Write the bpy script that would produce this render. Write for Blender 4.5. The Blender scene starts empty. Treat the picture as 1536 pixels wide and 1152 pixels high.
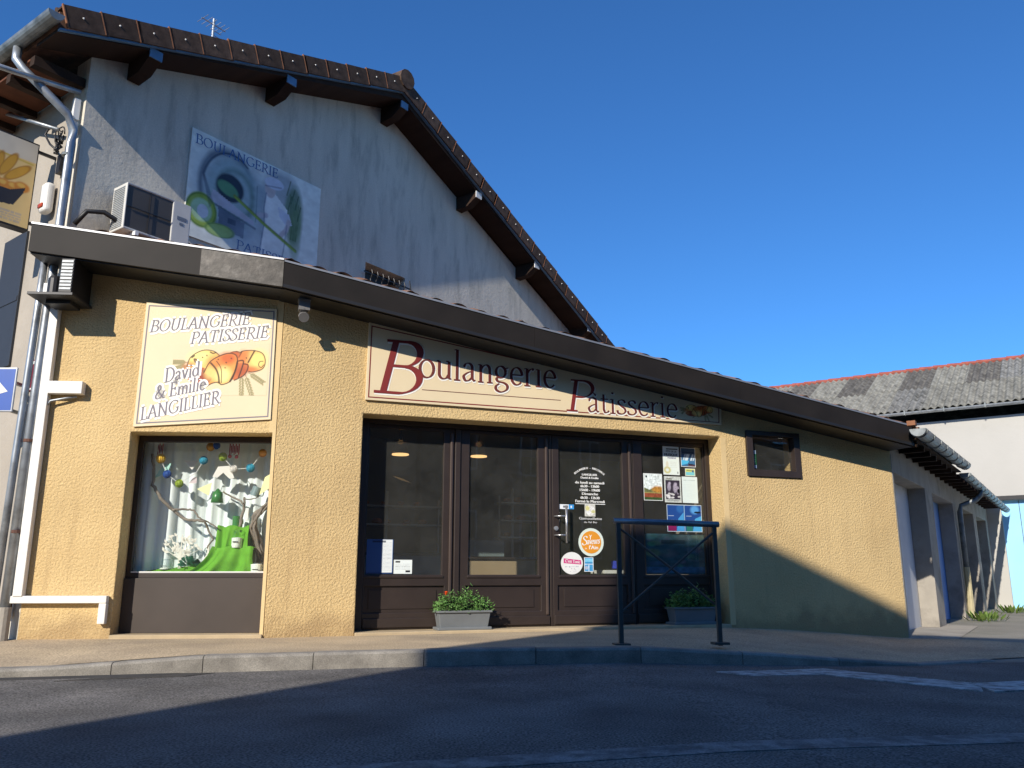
import bpy, bmesh, math, random
import numpy as np
from mathutils import Matrix, Vector
from mathutils.geometry import tessellate_polygon
random.seed(7); RNG = np.random.default_rng(7)
SC = bpy.context.scene
COL = SC.collection
R = math.radians

# ------------------------------------------------------------------ camera, sky, sun, exposure
cd = bpy.data.cameras.new('camera'); cam = bpy.data.objects.new('camera', cd); COL.objects.link(cam)
cam.location = (0, 0, 0.60); cam.rotation_euler = (R(103.0), 0, 0)
cd.sensor_width = 36.0; cd.lens = 1242.0/1536.0*36.0; cd.clip_start = 0.05; cd.clip_end = 2000
SC.camera = cam
SUN_AZ, SUN_EL = 27.2, 29.0          # direction the light travels (from +Y towards +X), elevation
w = bpy.data.worlds.new('World'); SC.world = w; w.use_nodes = True
nt = w.node_tree; bg = nt.nodes['Background']
sk = nt.nodes.new('ShaderNodeTexSky'); sk.sky_type = 'NISHITA'; sk.sun_disc = False
sk.sun_elevation = R(SUN_EL); sk.sun_rotation = R(SUN_AZ+180)
sk.altitude = 200; sk.air_density = 1.0; sk.dust_density = 0.15; sk.ozone_density = 3.0
tint = nt.nodes.new('ShaderNodeVectorMath'); tint.operation = 'MULTIPLY'; tint.inputs[1].default_value = (.58, 1.25, 1.95)   # deep clear-day blue
nt.links.new(sk.outputs[0], tint.inputs[0]); nt.links.new(tint.outputs[0], bg.inputs[0]); bg.inputs[1].default_value = 0.074
sd = bpy.data.lights.new('sun', 'SUN'); sd.energy = 5.0; sd.angle = R(0.5); sd.color = (1.0, 0.92, 0.80)
so = bpy.data.objects.new('sun', sd); COL.objects.link(so)
trav = Vector((math.sin(R(SUN_AZ))*math.cos(R(SUN_EL)), math.cos(R(SUN_AZ))*math.cos(R(SUN_EL)), -math.sin(R(SUN_EL))))
so.rotation_euler = trav.to_track_quat('-Z', 'Y').to_euler()
SC.view_settings.view_transform = 'Standard'; SC.view_settings.look = 'None'
SC.view_settings.gamma = 1.0; SC.view_settings.exposure = 0.22
SC.view_settings.use_curve_mapping = False

# ------------------------------------------------------------------ helpers
def lin(r, g, b):
    f = lambda c: (c/255/12.92 if c/255 <= .04045 else ((c/255+.055)/1.055)**2.4)
    return (f(r), f(g), f(b))

def mat(name, col, rough=.8, var=.12, vs=4.0, bump=0.0, bs=60.0, metal=0.0, col2=None, c2s=1.5, c2lo=.5, c2hi=.7,
        stretch=None, spec=.5, detail=6.0, bumpd=.01, fine=0.0, fs=250.0, ov=0.0, dirt=None):
    m = bpy.data.materials.new(name); m.use_nodes = True
    n = m.node_tree.nodes; l = m.node_tree.links; b = n['Principled BSDF']
    tc = n.new('ShaderNodeTexCoord'); src = tc.outputs['Object']
    if stretch:
        mp = n.new('ShaderNodeMapping'); mp.inputs['Scale'].default_value = stretch; l.new(src, mp.inputs[0]); s2 = mp.outputs[0]
    else: s2 = src
    no = n.new('ShaderNodeTexNoise'); no.inputs['Scale'].default_value = vs; no.inputs['Detail'].default_value = 8; l.new(s2, no.inputs['Vector'])
    mr = n.new('ShaderNodeMapRange'); mr.inputs[1].default_value = .3; mr.inputs[2].default_value = .7
    mr.inputs[3].default_value = 1-var; mr.inputs[4].default_value = 1+var; l.new(no.outputs[0], mr.inputs[0])
    base = n.new('ShaderNodeRGB'); base.outputs[0].default_value = (*col, 1); cur = base.outputs[0]
    if col2:
        n2 = n.new('ShaderNodeTexNoise'); n2.inputs['Scale'].default_value = c2s; n2.inputs['Detail'].default_value = 9; n2.inputs['Roughness'].default_value = .65
        l.new(s2, n2.inputs['Vector'])
        r2 = n.new('ShaderNodeMapRange'); r2.inputs[1].default_value = c2lo; r2.inputs[2].default_value = c2hi; r2.clamp = True
        l.new(n2.outputs[0], r2.inputs[0])
        mx = n.new('ShaderNodeMix'); mx.data_type = 'RGBA'; l.new(r2.outputs[0], mx.inputs[0]); l.new(cur, mx.inputs[6])
        mx.inputs[7].default_value = (*col2, 1); cur = mx.outputs[2]
    sc = n.new('ShaderNodeVectorMath'); sc.operation = 'SCALE'; l.new(cur, sc.inputs[0]); l.new(mr.outputs[0], sc.inputs['Scale']); cur = sc.outputs[0]
    if fine:
        nf = n.new('ShaderNodeTexNoise'); nf.inputs['Scale'].default_value = fs; nf.inputs['Detail'].default_value = 2; l.new(src, nf.inputs['Vector'])
        mf = n.new('ShaderNodeMapRange'); mf.inputs[1].default_value = .3; mf.inputs[2].default_value = .7; mf.inputs[3].default_value = 1-fine; mf.inputs[4].default_value = 1+fine
        l.new(nf.outputs[0], mf.inputs[0])
        s3 = n.new('ShaderNodeVectorMath'); s3.operation = 'SCALE'; l.new(cur, s3.inputs[0]); l.new(mf.outputs[0], s3.inputs['Scale']); cur = s3.outputs[0]
    if ov:
        oi = n.new('ShaderNodeObjectInfo'); mo = n.new('ShaderNodeMapRange'); mo.inputs[3].default_value = 1-ov; mo.inputs[4].default_value = 1+ov; l.new(oi.outputs['Random'], mo.inputs[0])
        s4 = n.new('ShaderNodeVectorMath'); s4.operation = 'SCALE'; l.new(cur, s4.inputs[0]); l.new(mo.outputs[0], s4.inputs['Scale']); cur = s4.outputs[0]
    if dirt:   # splash stains and run marks on a wall: irregular, darker, with their own ragged outline
        sp = n.new('ShaderNodeSeparateXYZ'); l.new(src, sp.inputs[0])
        dn = n.new('ShaderNodeTexNoise'); dn.inputs['Scale'].default_value = 3.5; dn.inputs['Detail'].default_value = 8; l.new(src, dn.inputs['Vector'])
        ma = n.new('ShaderNodeMath'); ma.operation = 'MULTIPLY_ADD'; l.new(dn.outputs[0], ma.inputs[0]); ma.inputs[1].default_value = -.75; l.new(sp.outputs['Z'], ma.inputs[2])
        m1 = n.new('ShaderNodeMapRange'); m1.inputs[1].default_value = -.12; m1.inputs[2].default_value = -.36; m1.inputs[3].default_value = 0; m1.inputs[4].default_value = .55; l.new(ma.outputs[0], m1.inputs[0])
        mp2 = n.new('ShaderNodeMapping'); mp2.inputs['Scale'].default_value = (5, 5, .35); l.new(src, mp2.inputs[0])
        sn = n.new('ShaderNodeTexNoise'); sn.inputs['Scale'].default_value = 1.6; sn.inputs['Detail'].default_value = 9; l.new(mp2.outputs[0], sn.inputs['Vector'])
        m2 = n.new('ShaderNodeMapRange'); m2.inputs[1].default_value = .56; m2.inputs[2].default_value = .74; m2.inputs[3].default_value = 0; m2.inputs[4].default_value = .2; l.new(sn.outputs[0], m2.inputs[0])
        mm = n.new('ShaderNodeMath'); mm.operation = 'MAXIMUM'; l.new(m1.outputs[0], mm.inputs[0]); l.new(m2.outputs[0], mm.inputs[1])
        mx2 = n.new('ShaderNodeMix'); mx2.data_type = 'RGBA'; l.new(mm.outputs[0], mx2.inputs[0]); l.new(cur, mx2.inputs[6]); mx2.inputs[7].default_value = (*dirt, 1); cur = mx2.outputs[2]
    l.new(cur, b.inputs['Base Color'])
    b.inputs['Roughness'].default_value = rough; b.inputs['Metallic'].default_value = metal
    b.inputs['Specular IOR Level'].default_value = spec
    if bump:
        nb = n.new('ShaderNodeTexNoise'); nb.inputs['Scale'].default_value = bs; nb.inputs['Detail'].default_value = detail; nb.inputs['Roughness'].default_value = .62; l.new(src, nb.inputs['Vector'])
        bp = n.new('ShaderNodeBump'); bp.inputs['Strength'].default_value = bump; bp.inputs['Distance'].default_value = bumpd
        l.new(nb.outputs[0], bp.inputs['Height']); l.new(bp.outputs[0], b.inputs['Normal'])
    return m

def mat_print(name, rough=.6, spec=.3):
    m = bpy.data.materials.new(name); m.use_nodes = True
    n = m.node_tree.nodes; l = m.node_tree.links; b = n['Principled BSDF']
    a = n.new('ShaderNodeVertexColor'); a.layer_name = 'Col'; l.new(a.outputs[0], b.inputs['Base Color'])
    b.inputs['Roughness'].default_value = rough; b.inputs['Specular IOR Level'].default_value = spec
    return m

def mat_glass(name, tint, refl=1.0, ior=1.5, dust=0.0):
    m = bpy.data.materials.new(name); m.use_nodes = True
    n = m.node_tree.nodes; l = m.node_tree.links; n.remove(n['Principled BSDF']); out = n['Material Output']
    t = n.new('ShaderNodeBsdfTransparent'); t.inputs[0].default_value = (*tint, 1)
    g = n.new('ShaderNodeBsdfGlossy'); g.inputs['Roughness'].default_value = .01; g.inputs[0].default_value = (refl, refl, refl, 1)
    ge = n.new('ShaderNodeNewGeometry'); dt = n.new('ShaderNodeVectorMath'); dt.operation = 'DOT_PRODUCT'
    l.new(ge.outputs['Incoming'], dt.inputs[0]); l.new(ge.outputs['Normal'], dt.inputs[1])
    def M_(op, a, b=None, v=None):
        q = n.new('ShaderNodeMath'); q.operation = op; l.new(a, q.inputs[0])
        if v is not None: q.inputs[1].default_value = v
        return q.outputs[0]
    k0 = ((ior-1)/(ior+1))**2
    ab = M_('ABSOLUTE', dt.outputs['Value']); om = n.new('ShaderNodeMath'); om.operation = 'SUBTRACT'; om.inputs[0].default_value = 1.0; l.new(ab, om.inputs[1])
    pw = M_('POWER', om.outputs[0], v=5.0); ml_ = M_('MULTIPLY', pw, v=1-k0); fr_ = M_('ADD', ml_, v=k0)
    no = n.new('ShaderNodeTexNoise'); no.inputs['Scale'].default_value = 1.2
    tc = n.new('ShaderNodeTexCoord'); l.new(tc.outputs['Object'], no.inputs['Vector'])
    bp = n.new('ShaderNodeBump'); bp.inputs['Strength'].default_value = .03; bp.inputs['Distance'].default_value = .05
    l.new(no.outputs[0], bp.inputs['Height']); l.new(bp.outputs[0], g.inputs['Normal'])
    mx = n.new('ShaderNodeMixShader'); l.new(fr_, mx.inputs[0]); l.new(t.outputs[0], mx.inputs[1]); l.new(g.outputs[0], mx.inputs[2])
    if dust:
        df = n.new('ShaderNodeBsdfDiffuse'); df.inputs[0].default_value = (.62,.62,.58,1); dn = n.new('ShaderNodeTexNoise'); dn.inputs['Scale'].default_value = 2.5; dn.inputs['Detail'].default_value = 9; dn.inputs['Roughness'].default_value = .7
        l.new(tc.outputs['Object'], dn.inputs['Vector']); mr = n.new('ShaderNodeMapRange'); mr.inputs[1].default_value = .3; mr.inputs[2].default_value = .75; mr.inputs[3].default_value = dust*.5; mr.inputs[4].default_value = dust*1.7; l.new(dn.outputs[0], mr.inputs[0])
        m2 = n.new('ShaderNodeMixShader'); l.new(mr.outputs[0], m2.inputs[0]); l.new(mx.outputs[0], m2.inputs[1]); l.new(df.outputs[0], m2.inputs[2]); l.new(m2.outputs[0], out.inputs[0])
    else: l.new(mx.outputs[0], out.inputs[0])
    return m

def mat_emit(name, col, s):
    m = bpy.data.materials.new(name); m.use_nodes = True; b = m.node_tree.nodes['Principled BSDF']
    b.inputs['Base Color'].default_value = (*col, 1); b.inputs['Emission Color'].default_value = (*col, 1); b.inputs['Emission Strength'].default_value = s
    return m

class MB:
    def __init__(s): s.v = []; s.f = []; s.m = []
    def add(s, vs, fs, mi=0):
        o = len(s.v); s.v += [tuple(p) for p in vs]; s.f += [tuple(i+o for i in f) for f in fs]; s.m += [mi]*len(fs); return s
    def box(s, x0, x1, y0, y1, z0, z1, mi=0):
        x0, x1 = sorted((x0, x1)); y0, y1 = sorted((y0, y1)); z0, z1 = sorted((z0, z1))
        return s.add([(x0,y0,z0),(x1,y0,z0),(x1,y1,z0),(x0,y1,z0),(x0,y0,z1),(x1,y0,z1),(x1,y1,z1),(x0,y1,z1)],
                     [(0,3,2,1),(4,5,6,7),(0,1,5,4),(1,2,6,5),(2,3,7,6),(3,0,4,7)], mi)
    def prism(s, outer, holes, y0, y1, mi=0):
        """polygon(s) in the x-z plane (outer anticlockwise seen from -y), extruded y0..y1"""
        loops = [outer]+list(holes); pts = [p for L in loops for p in L]; n = len(pts)
        tri = tessellate_polygon([[Vector((p[0], p[1], 0)) for p in L] for L in loops])
        vs = [(p[0], y0, p[1]) for p in pts]+[(p[0], y1, p[1]) for p in pts]; fs = []
        for t in tri:
            a, b, c = t; pa, pb, pc = pts[a], pts[b], pts[c]
            ar = (pb[0]-pa[0])*(pc[1]-pa[1])-(pb[1]-pa[1])*(pc[0]-pa[0])
            if ar < 0: b, c = c, b
            fs += [(a, b, c), (a+n, c+n, b+n)]
        k = 0
        for li, L in enumerate(loops):
            ar = sum(L[i][0]*L[(i+1) % len(L)][1]-L[(i+1) % len(L)][0]*L[i][1] for i in range(len(L)))
            pos = (ar > 0) == (li == 0)
            for i in range(len(L)):
                a, b = k+i, k+(i+1) % len(L)
                fs.append((a, a+n, b+n, b) if pos else (a, b, b+n, a+n))
            k += len(L)
        return s.add(vs, fs, mi)
    def plate(s, x0, x1, z0, z1, holes, y0, y1, mi=0):
        """rectangular plate with rectangular holes (xa,xb,za,zb), on a shared grid"""
        X = sorted({x0, x1, *[h[0] for h in holes], *[h[1] for h in holes]}); Z = sorted({z0, z1, *[h[2] for h in holes], *[h[3] for h in holes]})
        nx, nz = len(X), len(Z); n = nx*nz
        solid = lambda i, j: 0 <= i < nx-1 and 0 <= j < nz-1 and not any(h[0] <= (X[i]+X[i+1])/2 <= h[1] and h[2] <= (Z[j]+Z[j+1])/2 <= h[3] for h in holes)
        vs = [(x, y0, z) for z in Z for x in X]+[(x, y1, z) for z in Z for x in X]; I = lambda i, j: j*nx+i; fs = []
        for j in range(nz-1):
            for i in range(nx-1):
                if not solid(i, j): continue
                a, b, c, d = I(i,j), I(i+1,j), I(i+1,j+1), I(i,j+1); fs += [(a,b,c,d), (a+n,d+n,c+n,b+n)]
                if not solid(i,j-1): fs.append((a,a+n,b+n,b))
                if not solid(i+1,j): fs.append((b,b+n,c+n,c))
                if not solid(i,j+1): fs.append((c,c+n,d+n,d))
                if not solid(i-1,j): fs.append((d,d+n,a+n,a))
        return s.add(vs, fs, mi)
    def poly(s, pts, mi=0): return s.add(pts, [tuple(range(len(pts)))], mi)
    def tube(s, path, r, n=8, mi=0, cap=True, arc=None):
        P = [Vector(p) for p in path]; rs = r if isinstance(r, (list, tuple)) else [r]*len(P)
        vs = []; up = Vector((0, 0, 1))
        for i, p in enumerate(P):
            t = (P[min(i+1, len(P)-1)]-P[max(i-1, 0)]).normalized()
            a = t.cross(up)
            if a.length < .05: a = t.cross(Vector((1, 0, 0)))
            a.normalize(); b = a.cross(t).normalized()
            if i and (a.dot(la) < 0): a = -a; b = -b
            la = a
            for k in range(n):
                q = 2*math.pi*k/n; vs.append(p+(a*math.cos(q)+b*math.sin(q))*rs[i])
        fs = [(i*n+k, i*n+(k+1) % n, (i+1)*n+(k+1) % n, (i+1)*n+k) for i in range(len(P)-1) for k in range(n)]
        if cap: fs += [tuple(range(n))[::-1], tuple(range((len(P)-1)*n, len(P)*n))]
        return s.add(vs, fs, mi)
    def lathe(s, prof, c=(0, 0, 0), n=16, mi=0, sx=1, sy=1):
        vs = [(c[0]+r*math.cos(2*math.pi*k/n)*sx, c[1]+r*math.sin(2*math.pi*k/n)*sy, c[2]+z) for r, z in prof for k in range(n)]
        fs = [(i*n+k, i*n+(k+1) % n, (i+1)*n+(k+1) % n, (i+1)*n+k) for i in range(len(prof)-1) for k in range(n)]
        return s.add(vs, fs, mi)
    def ball(s, c, r, n=12, mi=0, sz=1.0, bumpy=0.0):
        m = n//2+1
        prof = [(r*math.sin(math.pi*i/m)+1e-4, -r*sz*math.cos(math.pi*i/m)) for i in range(m+1)]
        o = len(s.v); s.lathe(prof, c, n, mi)
        if bumpy:
            for i in range(o, len(s.v)):
                p = Vector(s.v[i]); d = p-Vector(c); s.v[i] = tuple(Vector(c)+d*(1+random.uniform(-bumpy, bumpy)))
        return s
    def build(s, name, mats, parent=None, M=None, smooth=False, bevel=0.0, seg=2):
        me = bpy.data.meshes.new(name); me.from_pydata(s.v, [], s.f)
        ms = mats if isinstance(mats, (list, tuple)) else [mats]
        for m in ms: me.materials.append(m)
        if len(ms) > 1: me.polygons.foreach_set('material_index', s.m)
        if smooth: me.polygons.foreach_set('use_smooth', [True]*len(me.polygons))
        me.update(); o = bpy.data.objects.new(name, me); COL.objects.link(o)
        if parent: o.parent = parent
        if M is not None: o.matrix_world = M
        if bevel:
            bv = o.modifiers.new('edge', 'BEVEL'); bv.width = bevel; bv.segments = seg; bv.limit_method = 'ANGLE'; bv.angle_limit = R(40)
        return o

class Frame:                       # a vertical plane: x along it, y into it, z up
    def __init__(s, x, y, deg):
        s.M = Matrix.Translation((x, y, 0)) @ Matrix.Rotation(R(deg), 4, 'Z')
    def at(s, u=0, d=0, z=0, rz=0): return s.M @ Matrix.Translation((u, d, z)) @ Matrix.Rotation(rz, 4, 'Z')
    def p(s, u, d, z=0): return s.M @ Vector((u, d, z))

C0 = (-4.7582, 8.3032); P0 = (-2.4367, 8.4655); R0 = (5.1654, 11.2325)
LF = Frame(*C0, 4.0); FF = Frame(*P0, 20.0); GF = Frame(*C0, 54.4); SF = Frame(*C0, -38.0)
RG = Frame(*R0, 55.5); WH = Frame(12.132, 21.369, -34.5)
WORLD = Frame(0, 0, 0)

def thing(name, label, cat, M, group=None):
    o = bpy.data.objects.new(name, None); o.empty_display_size = .1; COL.objects.link(o); o.matrix_world = M
    o['label'] = label; o['category'] = cat
    if group: o['group'] = group
    return o
def tag(o, label, cat, group=None):
    o['label'] = label; o['category'] = cat
    if group: o['group'] = group
    return o
def struct(o): o['kind'] = 'structure'; return o
def stuff(o, label=None): 
    o['kind'] = 'stuff'
    if label: o['label'] = label
    return o
def kids(o): return [c for c in bpy.data.objects if c.parent == o]
def dup(o, M=None, label=None, parent=None):
    c = o.copy(); COL.objects.link(c)
    if parent: c.parent = parent
    if M is not None: c.matrix_world = M
    if label: c['label'] = label
    for k in kids(o): dup(k, parent=c)
    return c

# ---- painted prints: a fine grid with a colour per vertex (flat print only)
class Art:
    def __init__(s, w, h, nx, ny, bgc):
        s.w, s.h, s.nx, s.ny = w, h, nx, ny
        s.X, s.Y = np.meshgrid(np.linspace(0, w, nx), np.linspace(0, h, ny)); s.C = np.empty((ny, nx, 3)); s.C[:] = bgc
    def over(s, mask, col, a=1.0): 
        k = np.clip(mask, 0, 1)[..., None]*a; s.C = s.C*(1-k)+np.array(col)*k
    def ell(s, cx, cy, rx, ry, col, a=1.0, soft=.1, rot=0.0, ring=None):
        c, q = math.cos(rot), math.sin(rot); x = s.X-cx; y = s.Y-cy
        d = np.sqrt(((x*c+y*q)/rx)**2+((-x*q+y*c)/ry)**2)
        m = np.clip((1-d)/soft+.5, 0, 1)
        if ring: m = m*np.clip((d-ring)/soft+.5, 0, 1)
        s.over(m, col, a); return m
    def line(s, pts, wd, col, a=1.0, soft=.5):
        best = np.full(s.X.shape, 1e9)
        for (x0, y0), (x1, y1) in zip(pts, pts[1:]):
            dx, dy = x1-x0, y1-y0; L = dx*dx+dy*dy+1e-12
            t = np.clip(((s.X-x0)*dx+(s.Y-y0)*dy)/L, 0, 1); best = np.minimum(best, np.hypot(s.X-x0-t*dx, s.Y-y0-t*dy))
        s.over(np.clip((wd/2-best)/(wd*soft)+.5, 0, 1), col, a)
    def pol(s, pts, col, a=1.0):
        ins = np.zeros(s.X.shape, bool)
        for (x0, y0), (x1, y1) in zip(pts, pts[1:]+pts[:1]):
            c = ((y0 > s.Y) != (y1 > s.Y)); xx = (x1-x0)*(s.Y-y0)/(y1-y0 if y1 != y0 else 1e-9)+x0; ins ^= c & (s.X < xx)
        s.over(ins.astype(float), col, a); return ins
    def rect(s, x0, y0, x1, y1, col, a=1.0): s.over(((s.X >= x0) & (s.X <= x1) & (s.Y >= y0) & (s.Y <= y1)).astype(float), col, a)
    def noise(s, amp, cells=14):
        g = RNG.uniform(-1, 1, (cells+2, cells+2)); u = s.X/s.w*cells; v = s.Y/s.h*cells
        i = u.astype(int); j = v.astype(int); fu = u-i; fv = v-j; fu = fu*fu*(3-2*fu); fv = fv*fv*(3-2*fv)
        nn = g[j, i]*(1-fu)*(1-fv)+g[j, i+1]*fu*(1-fv)+g[j+1, i]*(1-fu)*fv+g[j+1, i+1]*fu*fv
        s.C = np.clip(s.C*(1+amp*nn[..., None]), 0, 1)
    def textlines(s, x0, x1, y0, y1, n, col, a=.7, wd=.5):
        st = (y1-y0)/n
        for k in range(n):
            y = y1-st*(k+.5); x = x0
            while x < x1:
                l = random.uniform(.03, .09)*(x1-x0)*2; s.rect(x, y-st*wd/2, min(x+l, x1), y+st*wd/2, col, a*random.uniform(.6, 1)); x += l+.02*(x1-x0)
    def build(s, name, m, parent, y=0.0, warp=None, M=None):
        me = bpy.data.meshes.new(name); nx, ny = s.nx, s.ny
        xs, zs = s.X, s.Y
        if warp: xs, zs = warp(s.X/s.w, s.Y/s.h)
        co = np.stack([xs, np.full(xs.shape, y), zs], -1).reshape(-1, 3)
        fs = [(j*nx+i, j*nx+i+1, (j+1)*nx+i+1, (j+1)*nx+i) for j in range(ny-1) for i in range(nx-1)]
        me.from_pydata([tuple(c) for c in co], [], fs); at = me.color_attributes.new('Col', 'FLOAT_COLOR', 'POINT')
        at.data.foreach_set('color', np.concatenate([s.C.reshape(-1, 3), np.ones((nx*ny, 1))], 1).astype(np.float32).ravel())
        me.materials.append(m); o = bpy.data.objects.new(name, me); COL.objects.link(o)
        if parent: o.parent = parent
        if M is not None: o.matrix_world = M
        return o

# ---- broad-nib serif lettering (cap height 1)
def arc(cx, cy, rx, ry, a0, a1, n=14): return [(cx+rx*math.cos(R(a0+(a1-a0)*i/n)), cy+ry*math.sin(R(a0+(a1-a0)*i/n))) for i in range(n+1)]
def spl(pts, n=6):
    out = []; q = [pts[0]]+list(pts)+[pts[-1]]
    for i in range(1, len(q)-2):
        for k in range(n):
            t = k/n; a, b, c, d = q[i-1:i+3]
            out.append(tuple(.5*(2*b[j]+(c[j]-a[j])*t+(2*a[j]-5*b[j]+4*c[j]-d[j])*t*t+(3*b[j]-a[j]-3*c[j]+d[j])*t**3) for j in (0, 1)))
    return out+[pts[-1]]
def sf(x, y, w=.13): return [(x-w, y), (x+w, y)]
S_ = [(.5,.8),(.43,.95),(.28,1),(.13,.9),(.13,.72),(.3,.55),(.46,.4),(.5,.2),(.38,.03),(.22,0),(.08,.07),(.04,.24)]
GL = {
 'B': (.72, [[(.18,1),(.18,0)], [(.05,1),(.36,1)]+arc(.36,.76,.21,.24,90,-90)+[(.18,.52)], [(.18,.52),(.4,.52)]+arc(.4,.26,.25,.26,90,-90)+[(.05,0)]]),
 'P': (.64, [[(.18,1),(.18,0)], [(.05,1),(.36,1)]+arc(.36,.73,.24,.27,90,-90)+[(.2,.46)], sf(.18,0)]),
 'O': (.86, [arc(.42,.5,.36,.5,0,360,24)]),
 'U': (.82, [[(.17,1),(.17,.32)]+arc(.41,.32,.24,.32,180,360)+[(.65,1)], sf(.17,1), sf(.65,1,.1)]),
 'L': (.62, [[(.18,1),(.18,0)], [(.05,0),(.54,0),(.58,.2)], sf(.18,1)]),
 'A': (.78, [[(.37,1),(.08,0)], [(.37,1),(.68,0)], [(.19,.36),(.55,.36)], sf(.08,0,.09), sf(.68,0,.12)]),
 'N': (.88, [[(.16,1),(.16,0)], [(.14,1),(.7,0)], [(.7,1),(.7,0)], sf(.16,0,.1), sf(.7,1,.1), sf(.1,1,.08)]),
 'G': (.86, [arc(.46,.5,.38,.5,48,325,20)+[(.76,.4)], sf(.74,.42,.12)]),
 'E': (.66, [[(.18,1),(.18,0)], [(.05,1),(.54,1),(.56,.82)], [(.18,.53),(.46,.53)], [(.46,.63),(.46,.43)], [(.05,0),(.56,0),(.6,.2)]]),
 'R': (.74, [[(.18,1),(.18,0)], [(.05,1),(.36,1)]+arc(.36,.75,.21,.25,90,-90)+[(.2,.5)], [(.34,.5),(.68,0)], sf(.18,0), sf(.7,0,.07)]),
 'I': (.36, [[(.18,1),(.18,0)], sf(.18,0), sf(.18,1)]),
 'T': (.72, [[(.36,1),(.36,0)], [(.04,.8),(.07,1),(.65,1),(.68,.8)], sf(.36,0)]),
 'S': (.56, [spl(S_)]),
 'D': (.82, [[(.18,1),(.18,0)], [(.05,1),(.33,1)]+arc(.33,.5,.4,.5,90,-90)+[(.05,0)]]),
 '&': (.86, [spl([(.74,.5),(.6,.2),(.36,0),(.14,.06),(.1,.26),(.24,.48),(.42,.68),(.42,.88),(.3,.98),(.2,.86),(.26,.62),(.46,.3),(.72,.02),(.84,.04)]), sf(.74,.5,.08)]),
 'o': (.56, [arc(.27,.3,.23,.3,0,360,20)]),
 'u': (.6, [[(.13,.6),(.13,.2)]+arc(.28,.17,.15,.16,180,320)+[(.45,.16)], [(.46,.6),(.46,.02)], [(.04,.6),(.13,.6)], [(.36,.6),(.46,.6)], [(.46,.02),(.54,.02)]]),
 'l': (.3, [[(.14,1.04),(.14,0)], sf(.14,0,.11), [(.04,1.02),(.14,1.04)]]),
 'a': (.52, [spl([(.07,.46),(.14,.58),(.26,.6),(.35,.52),(.36,.4)])+[(.36,.1),(.42,.02),(.48,.04)], spl([(.36,.34),(.2,.28),(.07,.16),(.12,.02),(.24,.02),(.36,.14)])]),
 'n': (.62, [[(.14,.6),(.14,0)], spl([(.14,.42),(.22,.54),(.34,.6),(.44,.52),(.46,.38)])+[(.46,0)], sf(.14,0,.1), sf(.46,0,.1), [(.04,.58),(.14,.6)]]),
 'm': (.92, [[(.14,.6),(.14,0)], spl([(.14,.42),(.22,.54),(.34,.6),(.44,.52),(.46,.38)])+[(.46,0)], spl([(.46,.42),(.54,.54),(.66,.6),(.76,.52),(.78,.38)])+[(.78,0)], sf(.14,0,.1), sf(.46,0,.09), sf(.78,0,.1), [(.04,.58),(.14,.6)]]),
 'g': (.54, [arc(.23,.4,.17,.2,0,360,18), [(.36,.52),(.5,.56)], spl([(.14,.24),(.08,.15),(.14,.07),(.34,.03),(.46,-.06),(.43,-.2),(.24,-.29),(.07,-.22),(.06,-.1),(.18,.0)])]),
 'e': (.5, [[(.06,.34),(.44,.34)]+arc(.26,.3,.2,.3,10,320,18)]),
 'r': (.42, [[(.14,.6),(.14,0)], spl([(.14,.42),(.22,.54),(.32,.6),(.38,.56)]), sf(.14,0,.11), [(.04,.58),(.14,.6)]]),
 'i': (.3, [[(.14,.6),(.14,0)], [(.14,.9),(.14,.82)], sf(.14,0,.11), [(.04,.58),(.14,.6)]]),
 't': (.38, [[(.15,.78),(.15,.14)]+spl([(.15,.14),(.2,.02),(.3,.03),(.36,.1)]), [(.03,.58),(.34,.58)]]),
 's': (.44, [spl([(x*.72, y*.6) for x, y in S_])]),
 'd': (.6, [arc(.25,.3,.2,.3,0,360,18), [(.45,1.04),(.45,.02)], [(.45,.02),(.54,.03)], [(.35,1.02),(.45,1.04)]]),
 'v': (.54, [[(.08,.6),(.26,0)], [(.44,.6),(.26,0)], sf(.08,.6,.08), sf(.44,.6,.07)]),
 'â': (.52, [spl([(.07,.46),(.14,.58),(.26,.6),(.35,.52),(.36,.4)])+[(.36,.1),(.42,.02),(.48,.04)], spl([(.36,.34),(.2,.28),(.07,.16),(.12,.02),(.24,.02),(.36,.14)]), [(.1,.7),(.23,.84),(.36,.7)]]),
 ' ': (.3, []),
}
def lettering(mb, text, x0, z0, size, length=None, ang=0.0, shear=0.0, T=.115, t=.034, extra=0.0, y=0.0, mi=0, dx=0, dz=0, eps=.00012):
    tot = sum(GL[c][0] for c in text); sx = size if length is None else length/tot
    pen = 0.0; ca, sa = math.cos(ang), math.sin(ang); yy = y
    for c in text:
        adv, strokes = GL[c]
        for st in strokes:
            pts = [((p[0]+pen)*sx+p[1]*size*shear, p[1]*size) for p in st]
            A = []; B = []
            for i, p in enumerate(pts):
                q0 = pts[max(i-1, 0)]; q1 = pts[min(i+1, len(pts)-1)]; dxx, dzz = q1[0]-q0[0], q1[1]-q0[1]; L = math.hypot(dxx, dzz) or 1e-9
                th = math.atan2(dzz, dxx)-R(18)
                wd = size*(math.sqrt((T*math.sin(th))**2+(t*math.cos(th))**2))+extra
                nx, nz = -dzz/L*wd/2, dxx/L*wd/2; A.append((p[0]+nx, p[1]+nz)); B.append((p[0]-nx, p[1]-nz))
            if extra:      # push stroke ends out
                pass
            vs = [(x0+dx+a[0]*ca-a[1]*sa, yy, z0+dz+a[0]*sa+a[1]*ca) for a in A+B]; n = len(A)
            mb.add(vs, [(n+i, n+i+1, i+1, i) for i in range(n-1)], mi); yy -= eps
        pen += adv
    return mb

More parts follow.
